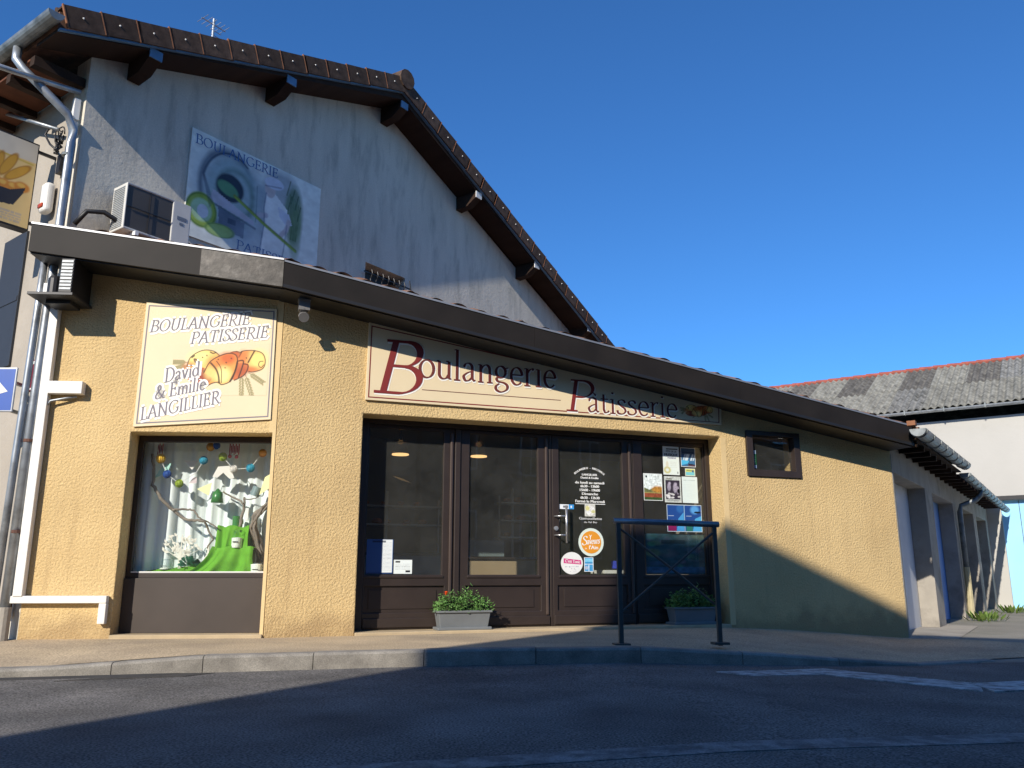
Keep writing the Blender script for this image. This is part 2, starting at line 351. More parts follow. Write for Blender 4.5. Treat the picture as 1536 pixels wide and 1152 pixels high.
_tc = {}
def font_mesh(s):
    if s not in _tc:
        c = bpy.data.curves.new('t', 'FONT'); c.body = s; c.size = 1.0; c.resolution_u = 3
        o = bpy.data.objects.new('t', c); COL.objects.link(o)
        dg = bpy.context.evaluated_depsgraph_get(); dg.update()
        me = bpy.data.meshes.new_from_object(o.evaluated_get(dg))
        v = [tuple(p.co) for p in me.vertices]; f = [tuple(p.vertices) for p in me.polygons]
        bpy.data.objects.remove(o); bpy.data.curves.remove(c); bpy.data.meshes.remove(me); _tc[s] = (v, f)
    return _tc[s]
def text(mb, s, cx, z, size, y=0.0, ang=0.0, length=None, mi=0, sx=1.0, shear=0.0, bold=0.0):
    v, f = font_mesh(s)
    if not v: return mb
    x0 = min(p[0] for p in v); x1 = max(p[0] for p in v); k = size*sx if length is None else length/(x1-x0)
    ca, sa = math.cos(ang), math.sin(ang)
    for ox in ([0] if not bold else [-bold, bold]):
        q = [((p[0]-(x0+x1)/2)*k+p[1]*size*shear+ox, p[1]*size) for p in v]
        mb.add([(cx+a*ca-b*sa, y-(.0001 if ox > 0 else 0), z+a*sa+b*ca) for a, b in q], f, mi)
    return mb

# ------------------------------------------------------------------ materials
YEL = mat('yellow_render', lin(213,185,134), .92, .07, 1.2, bump=1.0, bs=42, bumpd=.022, detail=8, col2=lin(202,172,122), c2s=.8, c2lo=.45, c2hi=.75, spec=.2, fine=.10, fs=60, dirt=lin(150,124,92))
YELS = mat('yellow_render_smooth', lin(214,188,140), .9, .06, 2, bump=.3, bs=40, bumpd=.01, spec=.2)
GREYR = mat('grey_render', lin(206,200,186), .95, .10, 1.3, bump=.25, bs=18, bumpd=.02, col2=lin(164,161,150), c2s=1.6, c2lo=.5, c2hi=.72, stretch=(2.6,2.6,.6), spec=.2, fine=.07, fs=50)
CREAM = mat('cream_render', lin(166,158,146), .95, .1, 1.5, bump=.4, bs=20, bumpd=.015, col2=lin(128,120,110), c2s=1.2, c2lo=.55, c2hi=.85, spec=.2)
WHITEW = mat('white_wall', lin(180,178,172), .9, .06, .6, bump=.2, bs=10, bumpd=.02, col2=lin(160,156,146), c2s=.5, c2lo=.55, c2hi=.8, spec=.2)
CONC = mat('concrete', lin(158,152,142), .9, .12, 3, bump=.3, bs=30, bumpd=.01, col2=lin(112,108,102), c2s=2, c2lo=.5, c2hi=.8, spec=.2)
SILL = mat('sill_concrete', lin(178,160,130), .9, .1, 6, bump=.2, bs=60, bumpd=.006, spec=.2)
BROWN = mat('brown_wood_paint', lin(51,42,38), .45, .12, 5, bump=.08, bs=80, bumpd=.003, spec=.5)
PANELB = mat('brown_board', lin(66,58,53), .5, .12, 2.5, spec=.4)
FASC = mat('dark_fascia', lin(34,30,27), .6, .2, 3, bump=.12, bs=12, bumpd=.004, spec=.22)
SILVER = mat('silver_cladding', lin(46,43,40), .45, .5, 14, metal=.35, bump=.3, bs=22, bumpd=.004, col2=lin(72,69,66), c2s=9)
FLASH = mat('metal_flashing', lin(150,152,156), .5, .1, 6, metal=.6)
ZINC = mat('zinc', lin(134,140,142), .5, .2, 5, metal=.45, col2=lin(92,98,98), c2s=4, c2lo=.45, c2hi=.65)
ZINCL = mat('galvanised_pipe', lin(160,166,172), .42, .2, 6, metal=.55, col2=lin(110,112,112), c2s=5, c2lo=.5, c2hi=.75, ov=.1)
PVC = mat('white_trunking', lin(226,223,216), .5, .06, 3, col2=lin(190,184,172), c2s=4, c2lo=.55, c2hi=.8)
RUST = mat('rusty_brown', lin(98,66,54), .8, .2, 9)
BLACK = mat('black_plastic', lin(28,28,30), .5, .1, 5)
DKMET = mat('dark_metal', lin(42,42,44), .45, .15, 6, metal=.2)
GRILLE = mat('grey_grille', lin(150,155,158), .5, .2, 20, metal=.3)
TILE = mat('weathered_tile', lin(84,67,56), .85, .4, 9, ov=.25, bump=.3, bs=40, bumpd=.004, col2=lin(60,50,46), c2s=8, spec=.2)
TILEO = mat('clay_tile_edge', lin(142,98,72), .85, .2, 9, spec=.2)
ROMAN = mat('roman_tile', lin(128,96,78), .9, .3, 6, bump=.3, bs=40, bumpd=.004, col2=lin(78,66,58), c2s=4, spec=.2)
WOOD = mat('dark_timber', lin(52,38,30), .85, .25, 6, stretch=(1,.15,1), bump=.2, bs=30, bumpd=.004, spec=.25)
WOODR = mat('reddish_boards', lin(96,60,44), .85, .25, 5, spec=.2)
BLUEP = mat('blue_grey_paint', lin(92,128,160), .6, .15, 8)
WHITEP = mat('white_paint', lin(225,225,222), .5, .05, 4)
ACW = mat('aircon_casing', lin(205,203,196), .5, .06, 4)
ASPH = mat('asphalt', lin(107,104,100), .93, .26, 1.6, bump=.25, bs=120, bumpd=.004, col2=lin(92,90,88), c2s=.6, c2lo=.45, c2hi=.62, spec=.2, fine=.75, fs=85)
ASPHO = mat('old_asphalt_patch', lin(74,72,69), .93, .2, 4, bump=.9, bs=90, bumpd=.012, spec=.2, fine=.4, fs=120)
PAVE = mat('pavement', lin(180,162,134), .92, .12, 1.2, bump=.2, bs=140, bumpd=.004, col2=lin(148,134,116), c2s=.8, c2lo=.45, c2hi=.75, spec=.2, fine=.4, fs=70)
KERB = mat('kerb_stone', lin(142,137,128), .9, .2, 5, ov=.12, bump=.2, bs=90, bumpd=.005, col2=lin(114,109,102), c2s=4, c2lo=.45, c2hi=.75, spec=.2, fine=.2, fs=120)
YARD = mat('yard_tarmac', lin(140,136,126), .93, .15, .8, bump=.5, bs=120, bumpd=.006, col2=lin(112,112,100), c2s=.5, spec=.2, fine=.25, fs=140)
GROUND = mat('far_ground', lin(120,116,104), .95, .15, .3)
def mat_worn(name, col):
    m = mat(name, col, .8, .15, 6, col2=lin(98,97,96), c2s=9, c2lo=.42, c2hi=.66, spec=.2, fine=.25, fs=120); return m
PAINT = mat_worn('worn_road_paint', lin(186,186,182))
PAINT2 = mat('faded_road_paint', lin(134,133,130), .85, .15, 6, col2=lin(98,97,96), c2s=10, c2lo=.4, c2hi=.6, spec=.2, fine=.3, fs=120)
GLASS = mat_glass('shop_glass', (.90,.91,.89), 1.0, 1.45, .022)
GLASSW = mat_glass('display_glass', (.98,.99,.985), 1.0, 1.35, .012)
DARKIN = mat('interior_dark', lin(150,140,126), .9, .1, 1)
GREENIN = mat('interior_green', lin(128,136,86), .9, .1, 1)
FLOORIN = mat('interior_floor', lin(96,84,74), .7, .1, 2)
COUNTER = mat('counter_front', lin(170,150,122), .6, .08, 2)
COUNTG = mat('counter_grey', lin(120,134,138), .5, .08, 2)
SHELFM = mat('shelf_edge', lin(190,188,180), .4, .05, 4)
BREAD = mat('bread_crust', lin(176,118,66), .8, .25, 14)
WARM = mat_emit('lamp_glow', (1.0,.60,.25), 1.4)
CURT = mat('white_curtain', lin(226,234,236), .9, .03, 4, spec=.1)
DRAPE = mat('green_cloth', lin(98,158,50), .92, .16, 9, spec=.1, bump=.3, bs=30, bumpd=.006)
BARK = mat('grey_branch', lin(128,118,108), .9, .25, 20, bump=.4, bs=60, bumpd=.004)
def flat(n, r, g, b, rough=.7): return mat(n, lin(r,g,b), rough, .05, 8)
PY, PB, PG, PC, PW, PO = flat('paper_yellow',222,186,54), flat('paper_blue',40,92,172), flat('paper_lime',160,182,60), flat('paper_cyan',52,160,188), flat('paper_white',222,218,212), flat('paper_orange',214,158,52)
PDG = flat('paper_dark_green',40,108,82); MINT = flat('flag_mint',170,220,206); CREAMF = flat('flag_cream',236,234,176); PINKF = flat('flag_pink',206,190,192)
ENAM = flat('green_enamel',58,120,62,.3); ENAMG = flat('grey_enamel',120,140,142,.3); REDG = flat('red_glass',172,38,70,.25); FABW = flat('white_card',228,228,224)
LINEN = flat('linen_white',226,222,210); SALT = flat('jar_fill',236,236,230)
JARG = mat_glass('jar_glass', (.93,.96,.95))
POTM = mat('grey_planter', lin(112,116,118), .55, .08, 6, spec=.35)
SOIL = mat('potting_soil', lin(52,42,34), .95, .3, 40)
def mat_leaf(name, a, b):
    m = mat(name, a, .6, .3, 30, col2=b, c2s=22, c2lo=.4, c2hi=.65, spec=.3)
    return m
LEAF = mat_leaf('marigold_leaf', lin(84,128,60), lin(120,156,92))
WEED = mat_leaf('weed_leaf', lin(82,112,50), lin(112,128,66))
ORANGE = flat('marigold_petal',226,92,26)
POSTM = mat('barrier_paint', lin(70,74,72), .5, .15, 8, metal=.2, spec=.4)
RAILM = mat('barrier_rail', lin(120,126,134), .35, .12, 8, metal=.6)
ROADBLUE = flat('sign_blue',28,78,164,.4); ALU = mat('sign_aluminium', lin(165,168,172), .4, .1, 8, metal=.5)
MAROON = flat('plaque_maroon',120,32,46); TERRA = mat('faded_poster', lin(214,160,112), .85, .15, 8, col2=lin(222,200,180), c2s=7, c2lo=.5, c2hi=.7)
FIBRE = [mat('fibre_cement_%s' % k, lin(*c), .95, .38, 5, ov=.10, bump=.3, bs=25, bumpd=.006, col2=lin(*c2), c2s=c2s_, c2lo=.48, c2hi=.68, spec=.15) for k, c, c2, c2s_ in
         (('pale', (140,138,128), (104,102,96), 3.0), ('dark', (100,97,92), (120,117,108), 2.5), ('mossy', (132,131,126), (58,58,52), 2.2))]
RIDGE = mat('red_ridge_tile', lin(150,80,66), .85, .2, 8)
LBLUE = mat('pale_blue_door', lin(150,208,246), .5, .05, 1.5)
MBLUE = mat('mid_blue_door', lin(104,146,204), .6, .1, 1.5)
GREYD = mat('pale_grey_door', lin(196,201,208), .6, .08, 1.5)
SLATE = mat('dark_blue_door', lin(70,86,104), .6, .12, 1.5)
PRINT = mat_print('printed_panel', .55, .3); PRINTG = mat_print('printed_paper', .7, .2)
RED = mat('sign_red_letter', lin(126,38,34), .6, .05, 6); WHITEL = flat('sign_white_outline',244,240,230); GREYL = flat('sign_grey_letter',126,120,128)
DARKL = flat('sign_dark_letter',104,42,36); BLUEL = flat('banner_blue_letter',58,104,160)
WLET = flat('white_vinyl',235,235,230); INK = flat('dark_ink',30,30,34)
CREAMS = mat('cream_sign', lin(224,206,170), .5, .03, 2, spec=.3)
OPPW = mat('opposite_wall', lin(112,102,88), .95, .12, 1.2, bump=.3, bs=20, bumpd=.01)

# ------------------------------------------------------------------ ground, road, pavement
s = MB(); s.poly([(-300,-300,-.55),(300,-300,-.55),(300,300,-.55),(-300,300,-.55)]); struct(s.build('ground', GROUND))
K = [(-14,4.4),(-9,5.2),(-6,5.72),(-3.5,6.34),(-2.36,6.64),(-1.57,6.86),(-.7,7.1),(.1,7.26),(.95,7.38),(1.85,7.5),(2.8,7.68),(3.7,7.92),(4.7,8.3)]
def roadz(x): return -.125-.03*min(max(x-1.0, 0), 2.6)
def kerbh(x):
    pts = [(-14,.10),(-6,.05),(-3.4,.065),(-2.36,.125),(1.2,.125),(2.3,.09),(3.7,.012),(9,.012)]
    return float(np.interp(x, [p[0] for p in pts], [p[1] for p in pts]))
# road: strips between the kerb line and the opposite side, subdivided
s = MB(); xs = np.concatenate([np.linspace(-40,-14,6)[:-1], np.linspace(-14,4.7,60), np.linspace(4.7,60,12)[1:]])
kx = [k[0] for k in K]; ky = [k[1] for k in K]
def kerby(x): return float(np.interp(x, kx, ky)) if x <= 4.7 else 8.3+(x-4.7)*.12
rows = 14
for x in xs:
    yk = kerby(x)+.05
    for j in range(rows+1):
        t = j/rows; y = -5.8+(yk+5.8)*t
        s.v.append((x, y, roadz(x)+.02*math.sin(math.pi*t)*.6))
for i in range(len(xs)-1):
    for j in range(rows): a = i*(rows+1)+j; s.f.append((a, a+rows+1, a+rows+2, a+1)); s.m.append(0)
struct(s.build('road', ASPH, smooth=True))
def roadat(x, y):
    yk = kerby(x)+.05; t = (y+5.8)/(yk+5.8); return roadz(x)+.012*math.sin(math.pi*min(max(t, 0), 1))
def patch(name, pts, m, dz=.004, n=10):
    """thin sheet that follows the road: quad pts a,b,c,d"""
    s = MB(); a, b, c, d = [Vector(p) for p in pts]
    for i in range(n+1):
        for j in range(3):
            t, q = i/n, j/2; p = (a*(1-t)+b*t)*(1-q)+(d*(1-t)+c*t)*q; s.v.append((p.x, p.y, roadat(p.x, p.y)+dz))
    for i in range(n):
        for j in range(2): k = i*3+j; s.f.append((k, k+3, k+4, k+1)); s.m.append(0)
    rim_ = [i*3 for i in range(n+1)]+[n*3+1, n*3+2]+[i*3+2 for i in range(n-1, -1, -1)]+[1]; o = len(s.v)
    s.v += [(s.v[q][0], s.v[q][1], s.v[q][2]-dz-.006) for q in rim_]; L = len(rim_)
    for q in range(L): s.f.append((rim_[q], o+q, o+(q+1) % L, rim_[(q+1) % L])); s.m.append(0)
    return struct(s.build(name, m))
# pavement
d90 = FF.p
fac = [(-12,14.0,0),(-7.0,10.05,0),(-4.70,8.36,0)]+[tuple(LF.p(u,.1))[:2]+(0.0,) for u in (.3,1.2,2.3)]+[tuple(FF.p(u,.1))[:2]+(z,) for u, z in ((.5,0),(2,.0),(4,.0),(5.36,-.005),(6.2,-.045),(7.2,-.12),(8.05,-.19))]
s = MB(); Kb = [(x-.02, y+.14, roadz(x)+kerbh(x)) for x, y in K]
nP = 120
def resample(pl, n):
    pl = [Vector(p) for p in pl]; L = [0]
    for a, b in zip(pl, pl[1:]): L.append(L[-1]+(b-a).length)
    out = []
    for i in range(n+1):
        q = L[-1]*i/n; k = max(j for j in range(len(L)) if L[j] <= q+1e-9); k = min(k, len(pl)-2)
        t = (q-L[k])/(L[k+1]-L[k]); out.append(pl[k].lerp(pl[k+1], t))
    return out
def match(pl_from, pl_to):   # pair points by rank with anchors
    return pl_from, pl_to
A = resample(Kb, nP); B = []
ax = [-14,-6,-3.5,-1.57,.95,3.7,4.7]; bi = [0,1,2.2,5.2,9.0,12,12]
for p in A:
    q = float(np.interp(p.x, ax, bi)); k = min(int(q), len(fac)-2); B.append(Vector(fac[k]).lerp(Vector(fac[k+1]), q-k))
for a, b in zip(A, B):
    for j in range(9): s.v.append(tuple(a.lerp(b, j/8)))
for i in range(nP):
    for j in range(8): k = i*9+j; s.f.append((k, k+9, k+10, k+1)); s.m.append(0)
struct(s.build('pavement', PAVE, smooth=True))
# fringe of pavement under recesses and to the garage corner
s = MB(); s.poly([tuple(Kb[-1]), (7.0,9.4,-.196), tuple(RG.p(.3,.0,-.194)), tuple(FF.p(8.05,.1,-.19))]); 
struct(s.build('pavement_edge', PAVE))
# kerb with stones
kerb = bpy.data.objects.new('kerb', None); COL.objects.link(kerb); kerb['kind'] = 'structure'
pl = resample([(x, y, 0) for x, y in K], 400); cum = 0; last = 0; stones = []
cuts = []; acc = 0.0
targ = [-13,-12,-11,-10,-9,-8,-7,-6,-5,-4.0,-2.98,-2.36,-1.57,-.72,.2,1.1,2.0,2.9,3.7,4.6]
for x0, x1 in zip(targ, targ[1:]):
    seg = 6; vs = []; g = .003
    xx = [x0+g+(x1-x0-2*g)*i/seg for i in range(seg+1)]
    m = MB(); jz = random.uniform(-.004, .004)
    for x in xx:
        y = kerby(x); zt = roadz(x)+kerbh(x)+jz+.003; zb = roadz(x)-.15; r = .02
        prof = [(y, zb), (y-.004, zt-r-.001), (y+.006, zt-.006), (y+r, zt), (y+.16, zt), (y+.16, zb)]
        m.v += [(x, a, b) for a, b in prof]
    for i in range(seg):
        for j in range(5): a = i*6+j; m.f.append((a, a+6, a+7, a+1)); m.m.append(0)
    m.f += [tuple(range(6)), tuple(range(seg*6+5, seg*6-1, -1))]; m.m += [0, 0]
    m.build('kerb_stone', KERB, kerb)
# yard behind the corner, up to the store building
s = MB(); s.poly([(4.4,8.15,-.2005),(60,15,-.2005),(60,60,-.2005),(4.0,30,-.2005),tuple(RG.p(-.5,.6,-.2005))]); struct(s.build('yard', YARD))
s = MB(); s.poly([tuple(RG.p(-.2,-.05,-.191)),tuple(RG.p(.2,-.55,-.193)),tuple(RG.p(3.4,-.45,-.193)),tuple(RG.p(3.6,-.02,-.191)),tuple(RG.p(3.5,.5,-.188)),tuple(RG.p(0,.5,-.188))]); struct(s.build('concrete_apron', CONC))
s = MB(); s.poly([tuple(RG.p(1.6,-1.5,-.1965)),tuple(RG.p(2.2,-1.9,-.1965)),(22,21.5,-.1965),(24,19.8,-.1965),(7.4,11.2,-.1965)]); struct(s.build('yard_strip', mat('pale_gravel', lin(176,168,150), .95, .12, 3, fine=.25, fs=120, spec=.2)))
patch('road_patch', [(-3.2,6.1,0),(-2.4,6.38,0),(-2.25,6.62,0),(-2.62,6.57,0)], ASPHO)
patch('road_marking', [(1.6,6.84,0),(2.62,7.36,0),(2.84,7.02,0),(1.8,6.62,0)], PAINT, .004)
patch('road_marking', [(2.62,7.36,0),(3.50,6.54,0),(3.26,6.06,0),(2.38,6.94,0)], PAINT, .0065)
patch('road_marking', [(3.42,6.54,0),(5.2,7.20,0),(5.25,6.90,0),(3.34,6.06,0)], PAINT, .009)
patch('road_marking', [(-1.2,3.27,0),(6.0,5.40,0),(6.0,5.16,0),(-1.2,3.08,0)], PAINT2, .003, 60)
# a skin of dark bitumen along the kerb foot
patch('gutter_strip', [(-6.2,5.55,0),(-2.7,6.38,0),(-2.5,6.62,0),(-6.2,5.68,0)], mat('dark_bitumen', lin(70,69,68), .93, .12, 4, spec=.2, fine=.3, fs=160), .0045, 30)

# ------------------------------------------------------------------ main house
house = thing('house', 'grey rendered gable house with a brown tiled roof rising behind the yellow shop', 'house', GF.at())
SL, SR = .355, -.405; UA = 4.55
def soff(u): return 6.315+SL*u if u <= UA else 6.315+SL*UA+SR*(u-UA)
RTL = lambda u: 6.60+.373*u        # roof top at the verge
def rtop(u): return 6.60+.373*u if u <= UA else 8.297-.436*(u-UA)
s = MB()
s.prism([(0,-.3),(11,-.3),(11,soff(11)),(UA,soff(UA)),(0,soff(0))], [[(4.35,4.62),(4.35,5.24),(5.23,5.24),(5.23,4.62)]], 0, .3)
s.build('gable_wall', GREYR, house)
wf = MB(); wf.box(4.36,5.22,.22,.25,4.63,5.23); pn = wf.build('window_pane', BLACK, house)
s = MB()
for k in range(7): s.tube([(4.42+.12*k,-.05,4.5),(4.42+.12*k,-.05,4.98),(4.42+.12*k,-.09,5.06),(4.42+.12*k,-.07,5.12)], .008, 6)
for z in (4.7,5.05): s.box(4.28,5.30,-.06,-.045,z,z+.02)
s.tube([(5.28,-.05,4.8),(5.31,-.08,4.95),(5.28,-.05,5.2)], .01, 6)
s.build('window_bar', DKMET, house)
# street wall (own frame, joined to the house)
st = MB(); st.prism([(-9,-.3),(-.022,-.3),(-.022,6.2),(-9,6.2)], [[(-2.3,2.9),(-2.3,4.42),(-.98,4.42),(-.98,2.9)]], 0, .3)
o = st.build('street_wall', CREAM, house); o.matrix_world = SF.M
st = MB(); st.box(-2.28,-1.0,.10,.13,2.92,4.40); o = st.build('window_pane', BLACK, house); o.matrix_world = SF.M
for u0, u1 in ((-1.06,-.985),(-1.68,-1.6),(-2.3,-2.22)):
    st = MB(); st.box(u0,u1,.05,.1,2.9,4.42); o = st.build('window_frame', DKMET, house); o.matrix_world = SF.M
st = MB(); st.box(-1.60,-.99,-.05,-.01,2.86,4.46); st.box(-1.58,-1.01,-.058,-.05,3.62,3.68); o = st.build('shutter', flat('shutter_dark',44,48,56,.6), house, bevel=.004); o.matrix_world = SF.M
# other walls to close the body
s = MB(); s.box(.35,10.7,9.7,10,-.3,5.3); s.box(10.7,11,.31,9.6,-.3,5.2); s.box(.02,.3,.35,9.6,-.3,6.2); s.build('rear_wall', CREAM, house)
# soffit slabs and roof slabs
OV = .50
for sgn, u0, u1 in ((0,-.58,UA),(1,UA,11.3)):
    s = MB(); n = 2
    s.prism([(u0,soff(u0)),(u1,soff(u1)),(u1,rtop(u1)-.235),(u0,rtop(u0)-.235)], [], -OV+.05, -.001); s.build('soffit', WOOD, house)
    s = MB(); s.prism([(u0,rtop(u0)-.23),(u1,rtop(u1)-.23),(u1,rtop(u1)-.03),(u0,rtop(u0)-.03)], [], -OV+.06, 10.3); s.build('roof_slope', ROMAN, house)
    s = MB(); s.prism([(u0,rtop(u0)-.27),(u1,rtop(u1)-.27),(u1,rtop(u1)-.245),(u0,rtop(u0)-.245)], [], -OV+.005, -OV+.05); s.build('verge_strip', BLUEP, house)
# verge tiles: L-shaped, each with a clean clay edge at its lower end
def verge(n, ulo, uhi):
    me = None
    for i in range(n):
        ua = ulo+(uhi-ulo)*i/n; ub = ulo+(uhi-ulo)*(i+1)/n
        left = uhi > ulo
        za, zb = rtop(ua), rtop(ub); L = math.hypot(ub-ua, zb-za)
        ang = math.atan2(zb-za, abs(ub-ua))
        if me is None:
            m = MB(); q = 1
            m.box(0,L+.03,-.02,.0,-.235,.01); m.box(0,L+.03,.0,.14,-.005,.012)
            m.tube([(0,.14,.005),(L+.02,.14,.005)], .035, 8)
            m.box(-.012,.0,-.024,.004,-.24,.016,1); m.ball((L*.45,-.021,-.1), .011, 6, 2)
            o = m.build('verge_tile', [TILE, TILEO, WHITEP], house); me = o.data
        else:
            o = bpy.data.objects.new('verge_tile', me); COL.objects.link(o); o.parent = house
        tilt = R(random.uniform(1.2, 2.2))
        rot = Matrix.Rotation(-(ang-tilt) if left else -(ang-tilt), 4, 'Y')
        mir = Matrix.Identity(4) if left else Matrix.Scale(-1, 4, (1, 0, 0))
        o.matrix_local = Matrix.Translation((ua, -OV, za+.005+random.uniform(-.008, .008))) @ mir @ rot
verge(13, -.58, UA-.06); verge(17, 11.3, UA+.1)
m = MB(); m.tube([(UA+.02,-OV-.05,8.26),(UA+.02,-OV+.3,8.27)], [.16,.17], 12, 0); m.tube([(UA+.02,-OV+.27,8.29),(UA+.02,1,8.28)], .15, 12, 0); m.build('ridge_tile', TILE, house, smooth=False)
m = MB()
for k in range(24): m.tube([(UA+.02,.98+.38*k,8.30),(UA+.02,1.4+.38*k,8.28)], [.165,.145], 10)
stuff(m.build('ridge_tiles', TILE, house))
# purlins
for u in (.50,2.42,4.62,6.55,8.36,10.30):
    z = soff(u)-.02; m = MB()
    m.add([(u-.075,0,z+.02),(u+.075,0,z+.02),(u+.075,0,z-.22),(u-.075,0,z-.22),(u-.075,-OV+.06,z+.02),(u+.075,-OV+.06,z+.02),(u+.075,-OV+.06,z-.08),(u-.075,-OV+.06,z-.08),(u-.075,-.25,z-.2),(u+.075,-.25,z-.2)],
          [(0,3,2,1),(4,5,6,7),(0,1,5,4),(3,8,9,2),(8,7,6,9),(0,4,7,8,3),(1,2,9,6,5)])
    p = m.build('purlin', WOOD, house)
    m = MB(); m.box(u-.078,u+.078,-OV+.045,-OV+.0595,z-.085,z+.03); m.build('purlin_cap', BLUEP if u < 5 else WHITEP, p)
# street eave: rafters, boards, gutter
for k in range(9):
    d = .05+k*.55; m = MB(); m.box(-.56,-.01,d,d+.1,5.94,6.05); m.build('rafter', WOOD, house)
m = MB()
for k in range(9): m.box(-.56,-.01,.155+k*.55,.595+k*.55,6.02+.0,6.045)
m.build('eave_board', WOODR, house)
m = MB(); n = 9; path = [(-.66,-OV-.04),(-.66,9)]
ring = [(-.66+.085*math.cos(math.pi+math.pi*k/n), 6.24+.085*math.sin(math.pi+math.pi*k/n)) for k in range(n+1)]
ring2 = [(-.66+.077*math.cos(math.pi+math.pi*k/n), 6.24+.077*math.sin(math.pi+math.pi*k/n)) for k in range(n, -1, -1)]
loop = ring+ring2
m.prism(loop, [], -OV-.06, 9)
m.prism(ring, [], -OV-.075, -OV-.061)
m.build('eave_gutter', ZINC, house, smooth=False)
# downpipe: swan neck from the gutter to the corner then down
GP = lambda u, d, z: GF.p(u, d, z); LP = lambda u, w, z: LF.p(u, -w, z)
dp = [GP(-.66,.25,6.16), GP(-.66,.25,6.02), GP(-.6,.2,5.92), GP(-.18,-.02,5.5), LP(-.07,.06,5.36), LP(-.07,.06,5.2), LP(-.08,.06,4.2), LP(-.10,.06,2.5), LP(-.12,.06,.25)]
m = MB(); m.tube(dp, .046, 12); o = m.build('downpipe', ZINCL, None, smooth=True); o.parent = house; o.matrix_world = Matrix.Identity(4)
m = MB(); m.tube([LP(-.12,.06,.3), LP(-.12,.06,-.02)], .062, 12); o = m.build('downpipe_boot', CONC, house); o.matrix_world = Matrix.Identity(4)
for z in (5.05,4.2,1.9,1.0):
    m = MB(); m.tube([LP(-.10,.06,z), LP(-.10,.06,z+.03)], .054, 12); o = m.build('pipe_clip', RUST if z < 3 else ZINC, house); o.matrix_world = Matrix.Identity(4)

# cable poles at the house corner
m = MB(); m.tube([GP(-1.3,.12,5.72), GP(-.7,.09,5.78), GP(-.05,.05,5.86)], .03, 10)
tag(m.build('cable_pole', ZINCL, smooth=True), 'thick galvanised pole reaching from the left edge to the house corner under the eave', 'pole')
m = MB(); m.tube([SF.p(-1.75,-.30,6.15), SF.p(-.38,-.1,5.50)], .022, 8)
tag(m.build('cable_pole', ZINCL, smooth=True), 'thinner lower steel bar below the eave ending at the coil of cables', 'pole')
m = MB()
for k in range(7):
    cx, cz = -.27+random.uniform(-.06,.06), 5.32+random.uniform(-.12,.1); rr = random.uniform(.05,.11)
    m.tube([SF.p(cx+rr*.6*math.cos(a), -.08-random.uniform(0,.06), cz+rr*math.sin(a)) for a in np.linspace(0, 6.6, 14)], .008, 5)
m.tube([SF.p(-.3,-.1,5.2), SF.p(-.5,-.12,5.35), SF.p(-.62,-.14,5.5), SF.p(-.55,-.12,5.6)], .012, 6)
tag(m.build('cable_coil', DKMET, smooth=True), 'tangle of looped dark cables hanging at the top of the downpipe', 'cables')
m = MB(); m.box(-.10,-.045,-.10,-.03,5.52,5.78); m.box(-.11,-.05,-.09,-.03,5.38,5.50)
tag(m.build('junction_box', WHITEP, M=SF.M, bevel=.006), 'small white junction box on the house corner under the eave', 'junction box')
# bulkhead lamp/ alarm on the street wall
t = thing('alarm_siren', 'rounded white alarm housing with a red lens beside the downpipe', 'alarm', SF.at(-.50,-.02,4.52))
m = MB(); m.box(-.08,.08,-.11,0,0,.36); m.build('housing', WHITEP, t, bevel=.045, seg=4)
m = MB(); m.box(-.055,.055,-.125,-.10,.05,.10); m.build('lens', flat('red_lens',176,70,40,.3), t, bevel=.01)
m = MB(); m.box(-.05,.05,-.06,0,0,.22); tag(m.build('meter_box', DKMET, M=SF.at(-.36,0,4.98)), 'little dark box fixed beside the downpipe above the alarm', 'box')

# hanging lightbox sign, perpendicular to the street wall
def sub(a): return lin(*a)
sg = thing('hanging_sign', 'cream hanging shop sign printed with a bread basket at the left edge', 'sign', SF.M @ Matrix.Translation((-.533,0,4.27)))
SGM = Matrix.Translation(SF.p(-.533,0,4.27)) @ Matrix.Rotation(R(54.4), 4, 'Z')
def sgp(o): o.matrix_world = SGM; return o
m = MB(); m.box(-.78,-.21,-.0,.12,0,1.04); sgp(m.build('casing', DKMET, sg, bevel=.006))
a = Art(.53,1.0,60,112, lin(226,196,136))
a.rect(0,.78,.53,1.0, lin(214,206,192), .9); a.line([(.0,.80),(.25,.765),(.5,.75)], .02, lin(200,172,70), .8)
for x, y, r, q in ((.07,.55,.05,.2),(.16,.62,.045,-.2),(.26,.66,.05,-.45),(.36,.6,.05,-.8)): a.ell(x, y, r, .17, lin(206,156,62), 1, .25, q); a.ell(x, y, r, .17, lin(140,84,34), .7, .2, q, ring=.85)
for x, y in ((.14,.44),(.24,.42),(.34,.42),(.42,.45)): a.ell(x, y, .08, .06, lin(202,132,58), 1, .3); a.ell(x-.01, y+.02, .04, .025, lin(226,186,96), .8, .6)
a.pol([(.0,.48),(.02,.42),(.06,.24),(.2,.2),(.36,.22),(.44,.38),(.46,.46),(.3,.38),(.15,.38)], lin(48,50,60)); a.rect(0,.24,.03,.46, lin(48,50,60))
a.textlines(.08,.45,.03,.15,4, lin(178,168,160), .8, .7); a.noise(.06, 8)
sgp(a.build('print', PRINT, sg, -.004, warp=lambda x, y: (-.765+x*.54, .02+y*1.0)))
for z_ in (.96,.1): m = MB(); m.box(-.21,.02,.04,.07,z_,z_+.03); sgp(m.build('bracket', DKMET, sg))

